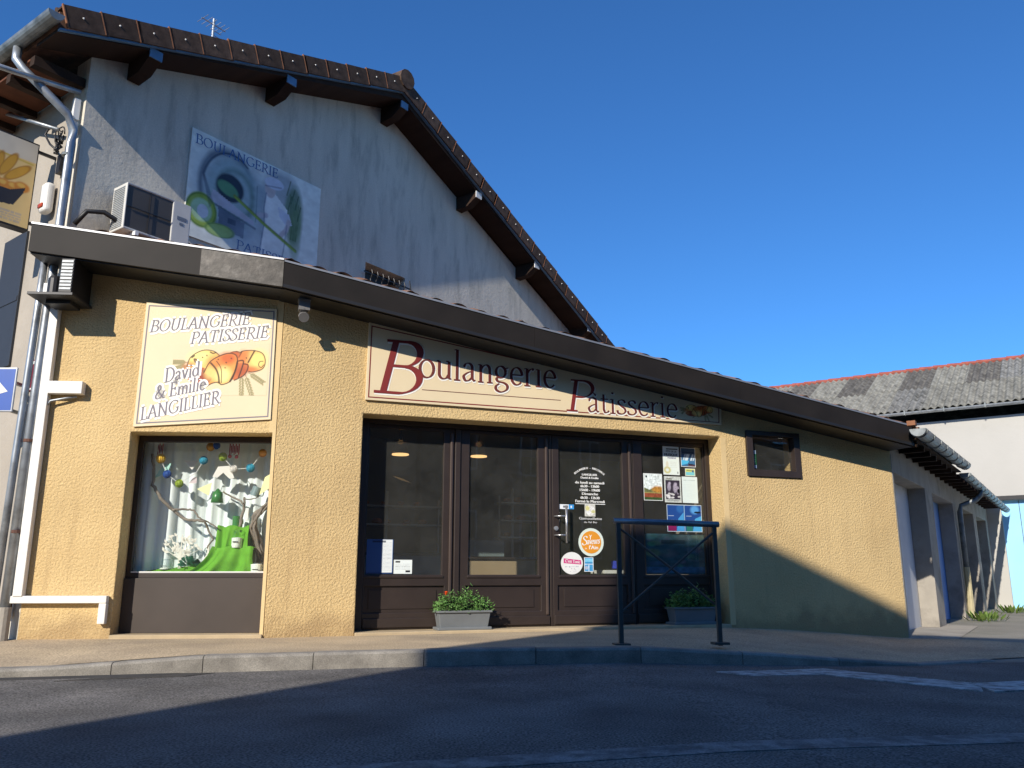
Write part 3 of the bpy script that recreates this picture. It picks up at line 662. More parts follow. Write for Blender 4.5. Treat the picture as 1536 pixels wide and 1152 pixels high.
m = MB(); m.poly([(-1.06,-.006,2.86),(-.72,-.006,2.86),(-.66,-.006,3.42),(-1.0,-.006,3.38)]); m.box(-1.06,-.68,-.004,-.0005,2.87,3.36)
tag(m.build('faded_poster', TERRA, M=SF.M), 'faded orange poster stuck on the pale street wall behind the pipes', 'poster')
t = thing('street_plaque', 'small maroon house plaque with white characters beside the grey pipe', 'plaque', SF.at(-.60,0,2.5))
m = MB(); m.box(0,.22,-.015,0,0,.34); m.build('plate', MAROON, t, bevel=.004)
m = MB(); text(m,'4',.11,.07,.13,-.0165); m.box(.02,.20,-.017,-.0155,.29,.325); m.box(.02,.20,-.017,-.0155,.012,.03); m.build('lettering', WLET, t)
# pipes and trunking at the corner
m = MB(); m.tube([LP(-.16,.10,4.06), LP(-.17,.10,3.2), LP(-.19,.10,1.8), LP(-.21,.10,.1)], .036, 10)
tag(m.build('conduit_pipe', ZINCL, smooth=True), 'slim grey conduit running down the house corner left of the white trunking', 'pipe')
m = MB(); m.tube([SF.p(-.12,-.05,3.6), SF.p(-.13,-.05,2.2), SF.p(-.15,-.05,.2)], .028, 8)
tag(m.build('brown_pipe', RUST, smooth=True), 'rust brown pipe behind the grey conduit at the house corner', 'pipe')
t = thing('cable_trunking', 'white cable trunking running down the corner and along the foot of the yellow wall', 'trunking', LF.at())
m = MB(); m.box(-.055,.035,-.085,-.01,.40,3.5); m.build('riser', PVC, t, bevel=.006)
m = MB(); m.box(-.135,.825,-.075,-.005,.335,.405); m.build('lower_run', PVC, t, bevel=.006)
m = MB(); m.box(.755,.825,-.07,-.004,.14,.334); m.build('drop', PVC, t, bevel=.006)
m = MB(); m.box(.036,.37,-.10,-.01,2.40,2.53); m.build('upper_stub', PVC, t, bevel=.006)
m = MB(); m.tube([LP(.0,.05,2.25), LP(.06,.06,2.33), LP(.2,.05,2.36), LP(.3,.03,2.38)], .012, 6); tag(m.build('loose_cable', ZINCL, smooth=True), 'short pale cable drooping under the upper white trunking stub', 'cable')
# equipment shelf
t = thing('wall_equipment', 'dark metal equipment box on a wide shelf plate under the eave corner', 'equipment box', LF.at(0,0,3.34))
m = MB(); m.box(.18,.31,-.45,-.02,.02,.38); m.build('box', BLACK, t, bevel=.006)
m = MB()
for k in range(9): m.box(.19,.30,-.456,-.4505,.05+k*.036,.072+k*.036)
m.build('grille', GRILLE, t)
m = MB(); m.add([(-.11,-.46,-.01),(.33,-.46,-.01),(.33,0,-.01),(-.11,0,-.01),(-.11,-.46,.02),(.33,-.46,.02),(.33,0,.02),(-.11,0,.02)], [(0,3,2,1),(4,5,6,7),(0,1,5,4),(1,2,6,5),(2,3,7,6),(3,0,4,7)]); m.box(.0,.24,-.3,-.06,-.05,-.011); m.build('shelf_plate', DKMET, t, bevel=.004)
m = MB(); m.lathe([(.001,0),(.065,0),(.065,.18),(.05,.21),(.001,.21)], (.06,-.28,.03), 14); m.build('cylinder_lamp', DKMET, t, smooth=False)
m = MB(); m.box(-.09,-.02,-.2,-.08,.1,.2); m.box(.03,.1,-.12,-.02,.26,.36); m.build('terminal_box', WHITEP, t)
# antenna
t = thing('antenna', 'thin television aerial standing behind the brown roof ridge line', 'antenna', GF.at(3.35,3.0,7.7))
m = MB(); m.tube([(0,0,0),(0,0,2.45)], .022, 8); m.build('mast', ZINCL, t)
m = MB(); m.box(-.24,.24,-.008,.008,2.33,2.344)
for k in range(6): m.box(-.22+k*.085,-.213+k*.085,-.16,.16,2.334,2.341)
for k in range(4): m.box(-.04,.16,-.006,.006,1.95+k*.09,1.957+k*.09)
m.build('element', ZINCL, t)
# gable banner
t = thing('painted_banner', 'large pale banner painted with a baker and an oven on the grey gable', 'banner', GF.at(1.30,0,4.63))
m = MB(); m.box(0,2.09,-.02,-.002,0,1.42); m.build('panel', WHITEP, t, bevel=.002)
a = Art(2.09,1.42,176,120, lin(230,235,228)); S = lambda u, z: (u-1.30, z-4.63)
def se(u, z, rx, ry, c, al=1, soft=.4, rot=0, ring=None): x, y = S(u, z); a.ell(x, y, rx, ry, lin(*c), al, soft*.5, rot, ring)
se(1.98,5.35,.58,.62,(150,172,182),.7,.8); se(1.86,5.42,.42,.55,(48,72,98),.9,.35,0,.86); se(1.95,5.38,.40,.50,(150,176,180),.75,.5)
se(1.98,5.40,.30,.36,(104,134,128),.7,.4,0,.8); se(1.90,5.46,.21,.19,(46,58,74),1,.35); se(1.87,5.44,.16,.09,(100,158,116),.9,.5,-.25)
a.pol([S(1.62,5.2),S(2.3,5.08),S(2.3,5.14),S(1.66,5.36)], lin(186,186,200), .9); a.line([S(1.62,5.18),S(2.32,5.05)], .03, lin(70,84,104), .8)
a.pol([S(1.75,5.15),S(2.15,5.06),S(2.15,4.85),S(1.78,4.9)], lin(94,106,126), .9); a.rect(*S(1.9,4.98),*S(2.02,5.05), lin(60,74,96), .8)
se(1.52,5.02,.22,.23,(146,176,60),.95,.25); se(1.52,5.02,.15,.15,(170,206,170),.9,.4); se(1.54,5.01,.08,.09,(206,214,222),1,.3); se(1.52,5.02,.215,.225,(74,112,46),.7,.15,0,.9)
se(1.80,4.84,.22,.09,(156,190,104),.9,.4,.1); se(1.80,4.84,.22,.09,(78,120,60),.6,.2,.1,.85)
a.line([S(2.2,4.9),S(2.35,4.7)], .3, lin(150,168,186), .5, .8); a.line([S(2.38,5.6),S(2.45,4.75)], .12, lin(120,140,160), .45, .9)
se(2.72,5.68,.3,.34,(86,106,130),.55,.8); se(2.93,5.45,.16,.44,(78,116,70),.7,.7); se(2.98,5.2,.1,.4,(96,132,84),.5,.8)
for k in range(7): a.line([S(2.86+.03*k,5.75-.02*k),S(2.9+.016*k,5.1)], .014, lin(74,104,60), .7)
a.pol([S(2.46,5.62),S(2.6,5.66),S(2.82,5.5),S(2.84,5.2),S(2.74,4.64),S(2.4,4.64),S(2.46,5.2),S(2.44,5.4)], lin(232,236,234), .97)
a.pol([S(2.66,5.5),S(2.86,5.44),S(2.92,5.3),S(2.8,5.28),S(2.7,5.36)], lin(206,212,226), .95)
a.line([S(2.86,5.34),S(2.82,5.2),S(2.74,5.1)], .07, lin(196,186,190), .95, .3); a.line([S(2.48,5.3),S(2.36,5.26)], .07, lin(190,186,196), .9, .3)
se(2.52,5.70,.09,.13,(196,186,186),.95,.3); se(2.58,5.80,.16,.085,(206,212,226),1,.3,.1); a.line([S(2.44,5.72),S(2.7,5.78)], .02, lin(90,104,130), .6)
a.line([S(2.46,5.62),S(2.44,5.4),S(2.46,5.2),S(2.41,4.7)], .02, lin(88,108,138), .7); a.line([S(2.83,5.28),S(2.8,4.9),S(2.76,4.66)], .02, lin(88,108,138), .6)
for q in range(5): a.line([S(1.63+.5*.02*q,5.1+.02*q)]+[S(1.90+.42*math.cos(t)+.006*q, 5.38+.55*math.sin(t)) for t in np.linspace(2.9,1.0,12)], .02, lin(44,64,92), .35)
a.line([S(2.30+.02*math.cos(t), 5.15+.5*t) for t in np.linspace(0,1,6)], .02, lin(80,110,120), .5)
for u_, z_ in ((2.83,5.5),(2.88,5.62),(2.95,5.55),(3.0,5.4),(2.8,5.72)): a.line([S(u_,z_),S(u_+.05,z_+.22)], .018, lin(66,92,70), .8)
a.line([S(1.98,5.38),S(2.45,5.17),S(3.0,4.96)], .05, lin(120,140,60), .95, .3); a.line([S(1.98,5.37),S(2.5,5.14),S(3.0,4.95)], .018, lin(150,184,70), .9)
a.noise(.10, 22); a.noise(.05, 50)
a.build('painting', PRINT, t, -.0215)
m = MB(); lettering(m,'BOULANGERIE',.05,1.235,.125,1.28,R(1.5),0,.13,.04,0,-.0235); m.build('lettering', BLUEL, t); m = MB(); lettering(m,'PATISSERIE',.75,.06,.12,1.1,0,0,.13,.04,0,-.0235); m.build('lettering', BLUEL, t)

# ------------------------------------------------------------------ the shop
shop = thing('shop_building', 'low yellow rendered shop with a dark sloping fascia and wide glazed doors', 'shop', FF.at())
FT = [(-.062,3.742),(8.06,2.512)]           # fascia top on the front
def ftop(u): return float(np.interp(u, [p[0] for p in FT], [p[1] for p in FT]))
def fbot(u): return ftop(u)-float(np.interp(u, [0,8.06], [.268,.25]))
LT = [(-.16,4.083),(2.389,3.757)]
def ltop(u): return LT[0][1]+(LT[1][1]-LT[0][1])*(u-LT[0][0])/(LT[1][0]-LT[0][0])
def lbot(u): return ltop(u)-.288
OF = .43
us = [0,2.7,5.4,8.09]
s = MB()
outer = [(0,-.35),(8.09,-.45)]+[(u, fbot(u)+.06) for u in reversed(us)]
D0, D1, DZ = .887, 5.38, 2.30
outer = [(0,-.35),(D0,-.35),(D0,DZ),(D1,DZ),(D1,-.35),(8.09,-.45)]+[(u, fbot(u)+.06) for u in reversed(us)]
s.prism(outer, [[(5.76,1.82),(5.76,2.40),(6.575,2.40),(6.575,1.82)]], 0, .32)
s.build('front_wall', YEL, shop, bevel=.012)
s = MB(); L0, L1, LZ = .862, 2.285, 2.03
s.prism([(.0,-.35),(L0,-.35),(L0,LZ),(L1,LZ),(L1,-.35),(2.327,-.35),(2.327,lbot(2.327)+.05),(0,lbot(0)+.06)], [], 0, .32)
o = s.build('left_wall', YEL, shop, bevel=.010); o.matrix_world = LF.M
s = MB(); s.prism([(L1+.001,0),(2.32,0),(2.32,2.03),(2.32,lbot(2.32)+.04),(2.25,lbot(2.25)+.04),(2.25,2.04),(L1+.001,2.04)], [], -.004, .001); o = s.build('corner_band', YELS, shop); o.matrix_world = LF.M
s = MB(); s.box(D1+.0,D1+.075,-.004,.001,.02,2.29); s.build('corner_band', YELS, shop)
# fascias
def fascia(pts_top, pts_bot, y0, y1, name, m, M=None, par=shop):
    s = MB(); s.prism(pts_bot+pts_top[::-1], [], y0, y1); o = s.build(name, m, par)
    if M is not None: o.matrix_world = M
    return o
fu = [-.062,2.7,5.4,8.06]
for a, b in zip(fu, fu[1:]):
    fascia([(a,ftop(a)),(b-.002,ftop(b))], [(a,fbot(a)),(b-.002,fbot(b))], -OF-.02, -OF+.02, 'fascia_board', FASC)
    fascia([(a,fbot(a)+.015),(b,fbot(b)+.015)], [(a,fbot(a)-.012),(b,fbot(b)-.012)], -OF+.0215, -.0, 'soffit_board', BLACK)
    fascia([(a,ftop(a)+.022),(b-.002,ftop(b)+.022)], [(a,ftop(a)+.002),(b-.002,ftop(b)+.002)], -OF-.03, -OF+.05, 'flashing', FLASH)
    fascia([(a,fbot(a)+.03),(b,fbot(b)+.03)], [(a,fbot(a)-.004),(b,fbot(b)-.004)], -OF-.026, -OF-.0205, 'drip_strip', BLACK)
a, b = -.16, 2.387
fascia([(a,ltop(a)),(b,ltop(b))], [(a,lbot(a)),(b,lbot(b))], -OF-.02, -OF+.02, 'fascia_board', FASC, LF.M)
fascia([(a,lbot(a)+.015),(b,lbot(b)+.015)], [(a,lbot(a)-.012),(b,lbot(b)-.012)], -OF+.0215, 0, 'soffit_board', BLACK, LF.M)
fascia([(a,ltop(a)+.022),(b,ltop(b)+.022)], [(a,ltop(a)+.002),(b,ltop(b)+.002)], -OF-.03, -OF+.05, 'flashing', FLASH, LF.M)
fascia([(1.55,ltop(1.55)-.006),(b,ltop(b)-.006)], [(1.55,lbot(1.55)+.004),(b,lbot(b)+.004)], -OF-.024, -OF-.0205, 'metal_cladding', SILVER, LF.M)
# corrugated clay roof from the gable wall down to the verge
s = MB(); per = .21; sub_ = 8; cols = []
edge = [LF.p(-.16,-OF,ltop(-.16)), LF.p(2.387,-OF,ltop(2.387))]+[FF.p(u,-OF,ftop(u)) for u in (2.7,5.4,8.06)]+[RG.p(.3,-.40,2.50), RG.p(4.4,-.4,2.46), RG.p(12.2,-.4,2.42)]
Gi = GF.M.inverted(); eg = [Gi @ p for p in edge]; NT = 30
N = int(12.5/per*sub_)
for i in range(N):
    u = -.1+i*per/sub_
    hit = None
    for a, b in zip(eg, eg[1:]):
        if min(a.x,b.x) <= u <= max(a.x,b.x) and abs(a.x-b.x) > 1e-6:
            t = (u-a.x)/(b.x-a.x); q = a.lerp(b, t)
            if hit is None or q.y < hit.y: hit = q
    if hit is None: cols.append(None); continue
    ph = (i % sub_)/sub_; bump = .055*abs(math.sin(math.pi*ph))
    topz = 4.16+min(.1*max(u,0),.22)
    col = []
    for j in range(NT+1):
        t = j/NT; d = hit.y*t; z = topz+(hit.z-topz)*t
        st_ = (abs(d)/.36) % 1.0
        col.append((u, d-.02, z+bump-.024+.02*st_))
    cols.append(col)
idx = {}
for i, c in enumerate(cols):
    if c:
        idx[i] = len(s.v); s.v += c
for i in range(N-1):
    if i in idx and i+1 in idx:
        for j in range(NT): a = idx[i]+j; b = idx[i+1]+j; s.f.append((a, a+1, b+1, b)); s.m.append(0)
stuff(s.build('roof_tiles', ROMAN, shop, M=GF.M, smooth=False))
# eave spout on the pier
m = MB(); m.box(.12,.235,-.30,-.20,3.30,3.56); m.box(.115,.24,-.31,-.19,3.40,3.415); m.tube([(.178,-.25,3.31),(.178,-.25,3.25),(.178,-.3,3.215)], .055, 10)
m.build('eave_spout', mat('grey_spout', lin(118,116,114), .4, .1, 6), shop)
# screw dots on the fascia
# threshold
m = MB(); m.box(D0+.002,D1-.002,-.03,.34,-.2,.03); m.build('threshold', SILL, shop, bevel=.01)
m = MB(); m.box(L0+.004,L1+.03,-.035,.25,-.01,.035); o = m.build('window_sill', SILL, shop, bevel=.006); o.matrix_world = LF.M
# shop doors -------------------------------------------------------
RD = .30
m = MB()      # outer frame
m.box(D0,1.0,RD-.035,RD+.06,.03,2.3); m.box(5.315,D1,RD-.035,RD+.06,.03,2.3); m.box(1.0,5.315,RD-.035,RD+.06,2.245,2.3)
m.build('door_frame', BROWN, shop, bevel=.006)
G = [(1.02,1.871),(2.18,3.022),(3.294,4.138),(4.415,5.295)]
LE = [(1.002,2.0),(2.07,3.165),(3.205,4.268),(4.29,5.313)]
MU = [(2.0,2.07),(3.165,3.205),(4.268,4.29)]
m = MB()
for u0, u1 in MU[:1]: m.box(u0+.002,u1-.002,RD-.03,RD+.05,.03,2.244)
for u0, u1 in MU[1:]: m.box(u0+.002,u1-.002,RD-.01,RD+.05,.03,2.244)
m.build('mullion', BROWN, shop, bevel=.008)
doors = []
for i, ((g0, g1), (l0, l1)) in enumerate(zip(G, LE)):
    m = MB(); z0, z1 = .035, 2.243
    m.plate(l0,l1,z0,z1, [(g0,g1,.605,2.20),(max(g0-.03,l0+.01),min(g1+.03,l1-.01),.205,.485)], RD-.012, RD+.038)
    d = m.build('door', BROWN, shop, bevel=.007); doors.append(d)
    m = MB(); m.box(g0-.01,g1+.01,RD+.008,RD+.016,.595,2.21); m.build('pane', GLASS, d)
    m = MB(); m.box(g0-.035,g1+.035,RD+.012,RD+.03,.20,.49); m.prism([(g0+.05,.245),(g1-.05,.245),(g1-.05,.445),(g0+.05,.445)], [], RD+.004, RD+.0121); m.build('panel', BROWN, d, bevel=.006)
    m = MB(); m.box(l0+.01,l1-.01,RD-.03,RD-.0125,.055,.15); m.box(g0-.02,g1+.02,RD-.022,RD-.0125,.57,.595); m.build('rail', BROWN, d, bevel=.006)
    if i < 3:
        m = MB(); x = l1-.055 if i < 2 else l1-.05; m.box(x,x+.035,RD-.032,RD-.0125,.16,2.19); m.build('cover_strip', mat('brown_trim', lin(74,62,56), .4, .1, 6), d, bevel=.012)
# pull handle and lock on the third leaf
m = MB(); hx = 3.352; m.tube([(hx,RD-.085,.965),(hx,RD-.085,1.40)], .014, 10)
for z in (1.275,1.055): m.tube([(hx,RD-.085,z),(hx-.09,RD-.08,z),(hx-.12,RD-.01,z)], .010, 8)
m.build('handle', mat('steel', lin(200,200,200), .3, .05, 5, metal=.8), doors[2], smooth=True)
m = MB(); m.tube([(3.245,RD-.03,1.135),(3.245,RD-.012,1.135)], .026, 14); m.tube([(3.245,RD-.034,1.135),(3.245,RD-.029,1.135)], .014, 10); m.build('lock', ALU, doors[2])
# white lettering on the third pane (on the outer glass face)
ty = RD+.0065; X = 3.705
def arctext(mb, s, cx, cz, rad, size, a0, a1):
    n = len(s)
    for k, c in enumerate(s):
        if c == ' ': continue
        an = a0+(a1-a0)*k/(n-1); text(mb, c, cx+rad*math.cos(R(an)), cz+rad*math.sin(R(an)), size, ty, R(an-90), bold=.0016)
m = MB(); arctext(m,'BOULANGERIE - PATISSERIE',X,1.565,.29,.034,130,50); stuff(m.build('window_lettering', WLET, doors[2]))
def L_(s, z, size, ln, b=.002): m = MB(); text(m, s, X, z-.016, size, ty, 0, ln, bold=b); m.build('window_lettering', WLET, doors[2])
L_('LANGILLIER',1.789,.036,.20); L_('David & Emilie',1.752,.036,.235); L_('du lundi au samedi',1.691,.043,.385); L_('6h30 - 13h00',1.647,.043,.245); L_('15h00 - 19h00',1.601,.043,.265)
L_('Dimanche',1.556,.043,.21); L_('6h30 - 12h30',1.509,.043,.25); L_('Fermé le Mercredi',1.465,.046,.385); m = MB(); m.box(X-.195,X+.2,ty-.0005,ty,1.430,1.437); m.build('underline', WLET, doors[2])
L_('Gamouillette',1.263,.042,.30,0); L_('du Val Bio',1.223,.03,.17,0)
# stickers on the third pane
def disc(mb, cx, cz, r, y, mi=0, n=28, th=.001, rx=1.0):
    pts = [(cx+r*rx*math.cos(2*math.pi*k/n), cz+r*math.sin(2*math.pi*k/n)) for k in range(n)]; mb.prism(pts, [], y-th, y, mi)
t = thing('flower_sticker', 'small pale flower emblem sticker under the white opening hours', 'sticker', FF.at(3.70,RD+.0065,1.325))
a = Art(.15,.15,40,40, lin(200,200,190)); 
for k in range(7): a.ell(.075+.04*math.cos(k*.9), .075+.04*math.sin(k*.9), .03, .026, lin(226,226,222), .9, .4)
a.ell(.04,.1,.03,.03, lin(212,204,110), .8, .5); a.ell(.12,.06,.03,.02, lin(196,192,90), .7, .5); a.noise(.2, 12)
a.build('emblem', PRINTG, t, -.0012, warp=lambda x, y: (-.07+x*.14, -.04+y*.145))
t = thing('round_sticker', 'round orange regional food sticker with a white rim on the glass door', 'sticker', FF.at(3.706,RD+.0065,.982))
m = MB(); disc(m,0,0,.165,0); m.build('rim', flat('sticker_rim',214,226,214), t)
m = MB(); disc(m,0,0,.132,-.0014); m.build('face', flat('sticker_orange',222,146,36), t)
m = MB(); lettering(m,'Saveurs' if False else 'aveurs',-.058,-.025,.075,.17,R(4),.2,.14,.06,0,-.003); lettering(m,'S',-.12,-.035,.10,.065,R(4),.2,.16,.06,0,-.003)
text(m,"l'Ain",.03,-.082,.062,-.003,0,.115,bold=.002); text(m,'de',-.07,-.082,.03,-.003); m.tube([(-.008,-.003,.03),(-.008,-.003,.06)], .004, 5); m.add([(-.03,-.003,.09),(-.008,-.003,.055),(.014,-.003,.09),(-.008,-.003,.075)], [(0,1,2,3)])
m.build('lettering', WLET, t)
t = thing('round_sticker', 'round white sticker with a pink band at the bottom of the glass door', 'sticker', FF.at(3.452,RD+.0065,.737))
m = MB(); disc(m,0,0,.128,0,rx=1.1); m.build('face', FABW, t)
m = MB(); m.add([(-.105,-.0016,.055),(.118,-.0016,.035),(.122,-.0016,-.015),(-.105,-.0016,.0)], [(3,2,1,0)]); m.build('band', flat('band_pink',206,58,128), t)
m = MB(); text(m,"C'est Tonic",.008,.004,.05,-.0024,R(-4),.19,bold=.001); m.build('lettering', WLET, t)
m = MB(); random.seed(3)
for k in range(10): m.box(-.09+.018*k,-.08+.018*k,-.0018,-.0012,-.05+.01*random.random(),-.045+.01*random.random()+.004)
for k in range(9): x = random.uniform(-.06,.06); z = random.uniform(-.1,-.06); m.box(x,x+.008,-.0018,-.0012,z,z+.006)
m.build('small_print', flat('print_grey',170,166,176), t)
def paper(name, label, cat, u, z, wd, ht, art, lean=0.0, d=RD+.0065, fr=FF, y=-.001):
    t = thing(name, label, cat, fr.at(u, d, z))
    art.build('print', PRINTG, t, y, warp=lambda x, yv: (x*wd+lean*(yv), yv*ht))
    m = MB(); m.box(.001,wd-.001,y+.0003,0,.001,ht-.001); m.build('sheet', FABW, t)
    return t
a = Art(.12,.22,24,44, lin(70,150,200)); a.rect(0,.11,.12,.12, lin(220,232,240)); a.rect(.01,.15,.11,.2, lin(130,200,230)); a.rect(.055,0,.065,.1, lin(220,232,240)); a.ell(.03,.06,.02,.03, lin(170,180,200)); a.rect(0,0,.12,.006,lin(225,232,236)); a.rect(0,.214,.12,.22,lin(225,232,236)); a.rect(0,0,.006,.22,lin(225,232,236)); a.rect(.114,0,.12,.22,lin(225,232,236)); a.noise(.15,10)
paper('card_sticker','small blue payment card sticker low on the glass door','sticker',3.61,.64,.12,.165,a)
a = Art(.2,.07,50,18, lin(232,236,238)); a.rect(.13,0,.2,.07, lin(60,150,214)); a.rect(.05,.02,.12,.05, lin(30,34,50),.8); a.rect(.155,.02,.175,.05, lin(230,236,240))
paper('door_label','narrow white and blue label behind the steel pull handle','label',3.30,1.365,.19,.055,a)
# papers on the first pane
a = Art(.28,.36,56,72, lin(52,84,138)); a.rect(.16,.01,.27,.355, lin(224,230,230)); a.rect(.06,.325,.2,.345, lin(24,34,60), .8)
a.textlines(.175,.26,.03,.33,22, lin(150,156,166), .55, .4); a.rect(0,0,.28,.012, lin(40,64,110))
paper('notice','tall blue and white notice in the lower left of the first door','notice',1.035,.615,.29,.365,a)
a = Art(.2,.15,48,36, lin(226,234,232)); a.rect(.02,.12,.07,.135, lin(40,40,44)); a.textlines(.02,.18,.04,.11,5, lin(120,126,130), .6, .35); a.rect(.13,.015,.18,.035, lin(44,44,50)); a.rect(0,0,.004,.15, lin(90,90,94)); a.rect(0,.146,.2,.15,lin(90,90,94))
paper('notice','small white landscape notice beside the blue notice','notice',1.335,.615,.205,.15,a)
# posters on the fourth pane
def rim(a, c=(222,226,224), k=.005): a.rect(0,0,a.w,k,lin(*c)); a.rect(0,a.h-k,a.w,a.h,lin(*c)); a.rect(0,0,k,a.h,lin(*c)); a.rect(a.w-k,0,a.w,a.h,lin(*c))
a = Art(.26,.33,56,70, lin(222,232,228)); a.rect(.03,.28,.055,.305, lin(60,66,70)); a.textlines(.09,.22,.2,.31,5, lin(190,196,196), .8, .3)
a.pol([(.0,.16),(.08,.13),(.16,.17),(.26,.16),(.26,.0),(0,0)], lin(110,116,74)); a.rect(0,.04,.26,.09, lin(152,62,44),.8); a.rect(0,0,.26,.04, lin(60,84,44)); a.ell(.2,.14,.09,.04, lin(196,134,54),.8,.5); a.rect(0,.092,.26,.1, lin(206,170,90),.8); a.noise(.3,18); rim(a)
paper('poster','landscape photo poster on white paper, leftmost on the fourth door','poster',4.437,1.50,.265,.335,a)
a = Art(.24,.42,60,104, lin(222,232,224)); a.rect(.05,.375,.22,.39, lin(44,46,54)); a.ell(.06,.07,.05,.05, lin(190,180,92),.9,.5,0,.5); a.ell(.06,.15,.02,.05,lin(210,200,170),.7,.6); a.textlines(.1,.2,.1,.2,4,lin(200,204,196),.7,.4); a.rect(.2,.02,.22,.05,lin(120,120,120),.7); rim(a)
pm = paper('poster','tall white festival poster headed MUSIQUE at the top of the fourth door','poster',4.725,1.83,.235,.36,a)
m = MB(); text(m,'FÊTE DE LA',.125,.285,.034,-.002,0,.15,bold=.001); text(m,'MUSIQUE',.12,.24,.045,-.002,0,.19,bold=.002); m.build('lettering', INK, pm)
m = MB(); text(m,'MARBOZ',.13,.205,.025,-.002,0,.12,bold=.001); m.build('lettering', flat('ink_violet',92,70,130), pm)
a = Art(.215,.28,48,60, lin(60,108,150)); a.rect(0,.18,.215,.28, lin(58,84,110)); a.rect(.02,.2,.19,.22, lin(24,40,70),.7)
for k in range(9): x = random.uniform(.0,.2); a.line([(x,.1),(x+.03,.18)], .016, lin(206,222,230), .9, .3)
a.pol([(0,.02),(.1,.05),(.12,.09),(.0,.1)], lin(80,180,224)); a.pol([(.1,.05),(.2,.04),(.21,.02),(.12,.02)], lin(34,34,40)); a.rect(.1,.005,.21,.03, lin(110,64,64),.6); rim(a)
paper('poster','blue snowy poster at the top right of the fourth door','poster',4.985,1.94,.215,.245,a)
a = Art(.14,.09,40,26, lin(206,212,120)); a.rect(.01,.01,.13,.05, lin(120,196,206)); a.rect(.02,.06,.1,.07, lin(80,96,90),.8); a.ell(.11,.06,.015,.015, lin(60,100,140)); rim(a)
paper('flyer','tiny yellow and turquoise flyer under the snowy poster','flyer',5.04,1.825,.145,.095,a)
a = Art(.25,.34,60,80, lin(196,202,196)); a.rect(.02,.04,.23,.29, lin(54,48,60)); 
for x, y, rx, ry in ((.07,.2,.025,.05),(.16,.19,.03,.06),(.17,.24,.02,.02),(.08,.25,.018,.018),(.2,.16,.02,.05)): a.ell(x,y,rx,ry, lin(176,168,184), .8, .6)
a.ell(.21,.15,.02,.03, lin(16,14,20)); 
for k in range(14): a.ell(random.uniform(.03,.22), random.uniform(.06,.13), .02, .012, lin(216,216,214), .8, .5)
a.rect(.03,.3,.12,.315, lin(90,84,70),.7); a.textlines(.04,.22,.01,.035,2,lin(60,60,66),.8,.5); a.noise(.3,24); rim(a,(206,210,204))
paper('poster','black and white crowd photo poster in the middle of the fourth door','poster',4.73,1.485,.24,.325,a)
a = Art(.23,.33,40,56, lin(214,228,224)); a.textlines(.02,.2,.27,.3,1,lin(150,160,160),.5,.4); a.textlines(.03,.2,.05,.24,10,lin(190,202,200),.4,.3); rim(a)
paper('notice','plain white notice sheet right of the crowd poster','notice',4.985,1.485,.225,.33,a)
a = Art(.5,.33,100,66, lin(32,72,140)); a.rect(.245,0,.255,.33, lin(150,186,210)); a.pol([(.13,.0),(.24,0),(.24,.24),(.16,.16)], lin(70,150,206)); a.rect(.01,.01,.13,.09, lin(128,28,84)); a.ell(.4,.27,.06,.05,lin(90,160,220),.9,.6); a.ell(.19,.28,.05,.05,lin(46,104,170),.8,.6)
a.pol([(.36,.0),(.5,.0),(.5,.2),(.4,.16)], lin(74,160,210)); a.pol([(.27,.0),(.36,.0),(.36,.09),(.27,.1)], lin(40,110,100)); a.rect(.02,.19,.1,.196,lin(190,206,220)); a.rect(.275,.19,.35,.196,lin(190,206,220)); a.ell(.44,.24,.05,.012,lin(16,30,44)); rim(a,(190,206,216),.006)
paper('double_poster','wide double blue poster under the row of three sheets','poster',4.75,1.125,.50,.335,a)
a = Art(.45,.48,60,64, lin(56,98,110)); 
for k in range(26): a.ell(random.uniform(.02,.43), random.uniform(.02,.46), random.uniform(.02,.07), random.uniform(.02,.05), lin(random.randint(50,130),random.randint(100,160),random.randint(100,150)), .7, .6)
a.rect(.0,.02,.45,.09, lin(60,120,170),.7); a.rect(.12,.36,.3,.41, lin(30,50,60),.8); a.noise(.3,16)
paper('painted_board','turquoise picture board standing inside across the bottom of the fourth door','board',4.46,.61,.83,.49,a, d=RD+.05)

# shop window (left face) ------------------------------------------------
win = thing('shop_window', 'tall display window with a dark frame and brown board under it left of the doors', 'window', LF.at())
win.parent = shop; win.matrix_world = LF.M
for k in ('label','category'): del win[k]
win.name = 'shop_window'
RW = .26
m = MB(); m.prism([(L0+.003,.57),(L1-.003,.57),(L1-.003,LZ-.004),(L0+.003,LZ-.004)], [[(.915,.625),(.915,1.965),(2.262,1.965),(2.262,.625)]], RW-.03, RW+.03); m.build('frame', BROWN, win, bevel=.005)
m = MB(); m.box(.91,2.266,RW-.003,RW+.003,.62,1.97); m.build('pane', GLASSW, win)
m = MB(); m.box(L0+.003,L1-.003,.20,.24,.036,.569); m.build('board', PANELB, win, bevel=.003)
m = MB(); m.box(.915,2.262,RW-.028,RW-.012,.6255,.637); m.build('bead', WHITEP, win)
